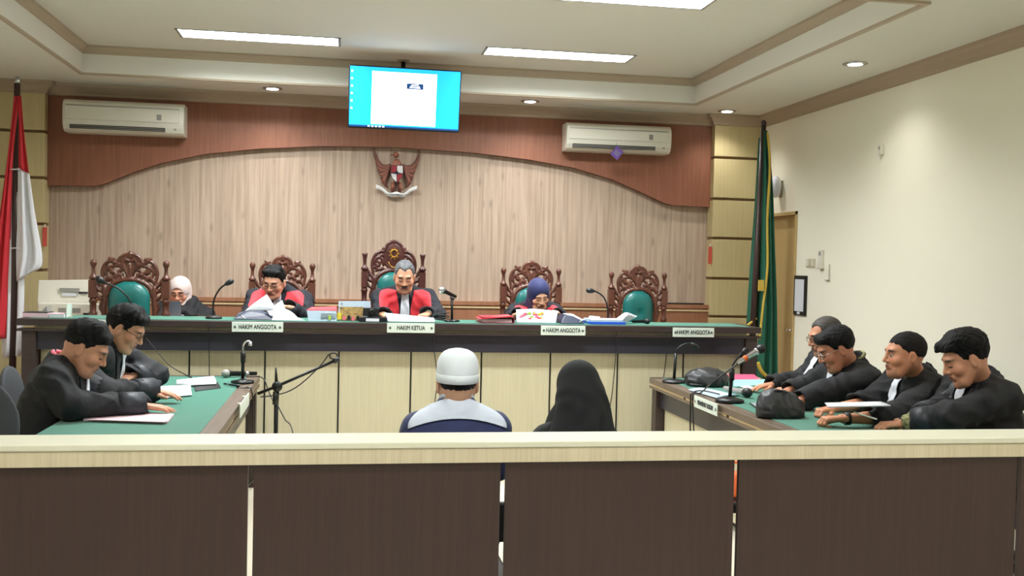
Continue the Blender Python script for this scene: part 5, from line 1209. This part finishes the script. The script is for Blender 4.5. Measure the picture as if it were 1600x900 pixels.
obj('body', MB().cbox((p0.x, 7.505, DZ_+.072), (.115, .035, .062)), 'black_plastic', t, bev=.006); obj('lens', MB().lathe([(.022, 0), (.024, .012), (.018, .018), (.001, .014)], (p0.x+.01, 7.488, DZ_+.072), Matrix.Rotation(math.pi/2, 4, 'X'), 18), 'black_metal', t); obj('foot', MB().box(p0.x-.02, p0.x+.02, 7.495, 7.515, DZ_+.0345, DZ_+.045), 'black_plastic', t)
t = thing('desk_tray', 'low dark tray with a pale label on the bench beside the presiding judge', 'tray', (W(583, 503, 7.46).x, 7.46, DZ_)); a, b_ = W(561, 503, 7.45).x, W(605, 503, 7.45).x
obj('box', MB().box(a, b_, 7.455, 7.53, DZ_, DZ_+.034), 'black_plastic', t, bev=.003); obj('label', MB().box(a+.05, b_-.06, 7.4525, 7.456, DZ_+.004, DZ_+.026), 'bib_white', t)
sheet('paper_sheet', 'white papers under the hands of the presiding judge', 'papers', [Bq(606, 506, 7.47), Bq(680, 506, 7.47), (W(676, 500, 7.75).x, 7.75, DZ_+.016), (W(600, 490, 7.8).x, 7.8, DZ_+.05)], 'paper', .006, 8, .012)
t = thing('cable_coil', 'small coil of black cable right of the presiding judge', 'cable', (W(691, 505, 7.5).x, 7.5, DZ_)); obj('coil', MB().tube([(W(691, 505, 7.5).x+.05*math.cos(a)*(1+.1*a/6), 7.52+.04*math.sin(a), DZ_+.006+.006*a) for a in np.linspace(0, 12, 40)], .005, 6), 'black_plastic', t)
# right part
t = thing('ring_binder', 'maroon ring binder lying left of the floral booklet', 'binder', (W(778, 506, 7.5).x, 7.5, DZ_)); a, b_ = W(751, 505, 7.48).x, W(804, 505, 7.48).x
obj('cover', MB().box(a, b_, 7.48, 7.75, DZ_, DZ_+.006).box(a+.005, b_, 7.48, 7.75, DZ_+.042, DZ_+.048).box(b_-.006, b_, 7.48, 7.75, DZ_, DZ_+.048), 'maroon', t, bev=.002); obj('pages', MB().box(a+.015, b_-.02, 7.49, 7.74, DZ_+.007, DZ_+.03), 'paper_pink', t); obj('upper_cover', MB().prism([(a-.01, 7.47, DZ_+.03), (b_-.02, 7.47, DZ_+.052), (b_-.02, 7.7, DZ_+.052), (a-.01, 7.7, DZ_+.03)], (0, 0, .006)), 'red_cloth', t)
t = thing('booklet', 'pale blue booklet with a floral cover propped up in front of the navy headscarf', 'booklet', (W(838, 508, 7.6).x, 7.6, DZ_))
q4_ = [Bq(808, 509, 7.55), Bq(868, 510, 7.55), Bq(872, 486, 7.66), Bq(835, 483, 7.68), Bq(808, 484, 7.66)]
bc = obj('cover', MB().prism(q4_, (0, .012, 0)), 'booklet_cover', t); obj('back_cover', MB().prism([p+Vector((0, .03, 0)) for p in q4_], (0, .02, 0)), 'paper', t)
random.seed(4)
for k in range(16):
    px, py = 822+random.uniform(0, 28), 489+random.uniform(0, 11)
    if k < 4: px, py = 813+2.5*k, 497-2*k
    yy = 7.55+.11*(509-py)/25-.008; obj('printed_petal', MB().ball(Bq(px, py, yy), (.017, .003, .014), 8), ('yellow', 'rose', 'lime', 'red_cloth')[k % 4] if k >= 4 else 'rose', bc)
t = thing('ring_binder', 'dark navy ring binder open right of the floral booklet', 'binder', (W(893, 507, 7.6).x, 7.6, DZ_))
obj('cover', MB().prism([Bq(877, 511, 7.5), Bq(878, 499, 7.55), Bq(883, 492, 7.58), Bq(895, 494, 7.58), Bq(912, 502, 7.56), Bq(914, 511, 7.5)], (0, .2, 0)), 'navy_folder', t, bev=.005); obj('pages', MB().prism([Bq(884, 491, 7.62), Bq(896, 491, 7.62), Bq(912, 500, 7.6), Bq(905, 500, 7.6)], (0, .12, 0)), 'paper', t); obj('ring', MB().tube([Bq(905, 504, 7.5), Bq(912, 499, 7.52), Bq(918, 503, 7.5)], .006, 6), 'chrome', t)
t = thing('folder', 'bright blue folder with fanned papers right of the navy binder', 'folder', (W(955, 509, 7.55).x, 7.55, DZ_))
a, b_ = W(922, 508, 7.5).x, W(977, 508, 7.5).x; obj('cover', MB().box(a, b_, 7.49, 7.75, DZ_, DZ_+.02), 'blue_folder', t, bev=.003); obj('pages', MB().box(a+.005, b_-.02, 7.495, 7.74, DZ_+.021, DZ_+.036), 'paper_blue', t)
for k in range(4): obj('fanned_sheet', MB().prism([Bq(955+4*k, 506, 7.55+.02*k), Bq(968+3*k, 505, 7.55+.02*k), Bq(984+4*k, 489+1.6*k, 7.6+.02*k), Bq(979+4*k, 488.5+1.6*k, 7.6+.02*k)], (0, .05, 0)), 'paper', t)
obj('crumpled_sheet', MB().prism([Bq(919, 503, 7.56), Bq(932, 504, 7.56), Bq(938, 495, 7.6), Bq(924, 494, 7.6)], (0, .06, 0)), 'paper_blue', t)

# ------------------------------------------------------------------ clerk's desk, computer, printer, laptop
x0, x1 = W(62, 480, 8.9).x, W(345, 480, 8.75).x
t = thing('side_desk', 'plain wooden desk behind the left end of the bench', 'desk', ((x0+x1)/2, 8.85, .36)); obj('table_top', MB().box(x0, x1, 8.62, 8.92, 1.04, 1.0695), 'wainscot', t, bev=.003)
for q in (x0+.03, x1-.035): obj('side_panel', MB().box(q, q+.03, 8.64, 8.9, .36, 1.04), 'wainscot', t)
yy = 8.82; t = thing('monitor', 'white computer monitor seen from behind at the left end of the bench', 'monitor', (W(100, 480, yy).x, yy, 1.07))
c_ = [W(58, 474, yy), W(144, 474, yy), W(143.5, 437, yy+.04), W(60, 438, yy+.04)]
obj('housing', MB().prism(c_, (0, .035, 0)), 'white_plastic', t, bev=.006); a_, b2 = W(92, 450, yy-.01), W(123, 456, yy-.01)
obj('port_panel', MB().box(a_.x, b2.x, yy+.006, yy+.03, b2.z, a_.z), 'grey_plastic', t); a_, b2 = W(96, 458, yy-.01), W(119, 463, yy-.01); obj('label', MB().box(a_.x, b2.x, yy+.004, yy+.03, b2.z, a_.z), 'paper', t)
a_, b2 = W(122, 456, yy-.01), W(136, 459, yy-.01); obj('badge', MB().box(a_.x, b2.x, yy+.004, yy+.03, b2.z, a_.z), 'black_plastic', t)
obj('stand', MB().box(W(95, 474, yy).x, W(108, 474, yy).x, yy+.02, yy+.05, 1.07, W(100, 472, yy).z), 'white_plastic', t); obj('foot', MB().box(W(90, 474, yy).x, W(113, 474, yy).x, yy+.02, yy+.12, 1.07, 1.08), 'white_plastic', t)
yy = 8.68; t = thing('printer', 'low white printer in front of the monitor', 'printer', (W(108, 490, yy).x, yy, 1.07)); a, b_, zt = W(59, 490, yy).x, W(160, 490, yy).x, W(100, 474, yy).z
obj('body', MB().box(a, b_, yy, yy+.13, 1.07, zt), 'white_plastic', t, bev=.008); a_, b2 = W(91, 481, yy), W(126, 489, yy); obj('label', MB().box(a_.x, b2.x, yy-.003, yy+.01, b2.z, a_.z), 'grey_plastic', t); a_, b2 = W(130, 489, yy), W(144, 494, yy); obj('port', MB().box(a_.x, b2.x, yy-.003, yy+.01, b2.z, a_.z), 'black_plastic', t)
yy = 8.66; t = thing('laptop', 'grey laptop lid seen from behind in front of the clerk', 'laptop', (W(263, 490, yy).x, yy+.1, 1.07)); a, b_ = W(243, 490, yy).x, W(282, 490, yy).x
obj('lid', MB().prism([(a, yy+.03, 1.078), (b_, yy+.03, 1.078), (b_, yy, W(263, 470.5, yy).z), (a, yy, W(263, 470.5, yy).z)], (0, .008, 0)), 'laptop_grey', t); obj('keyboard_base', MB().box(a, b_, yy+.03, yy+.24, 1.07, 1.084), 'laptop_grey', t, bev=.003)
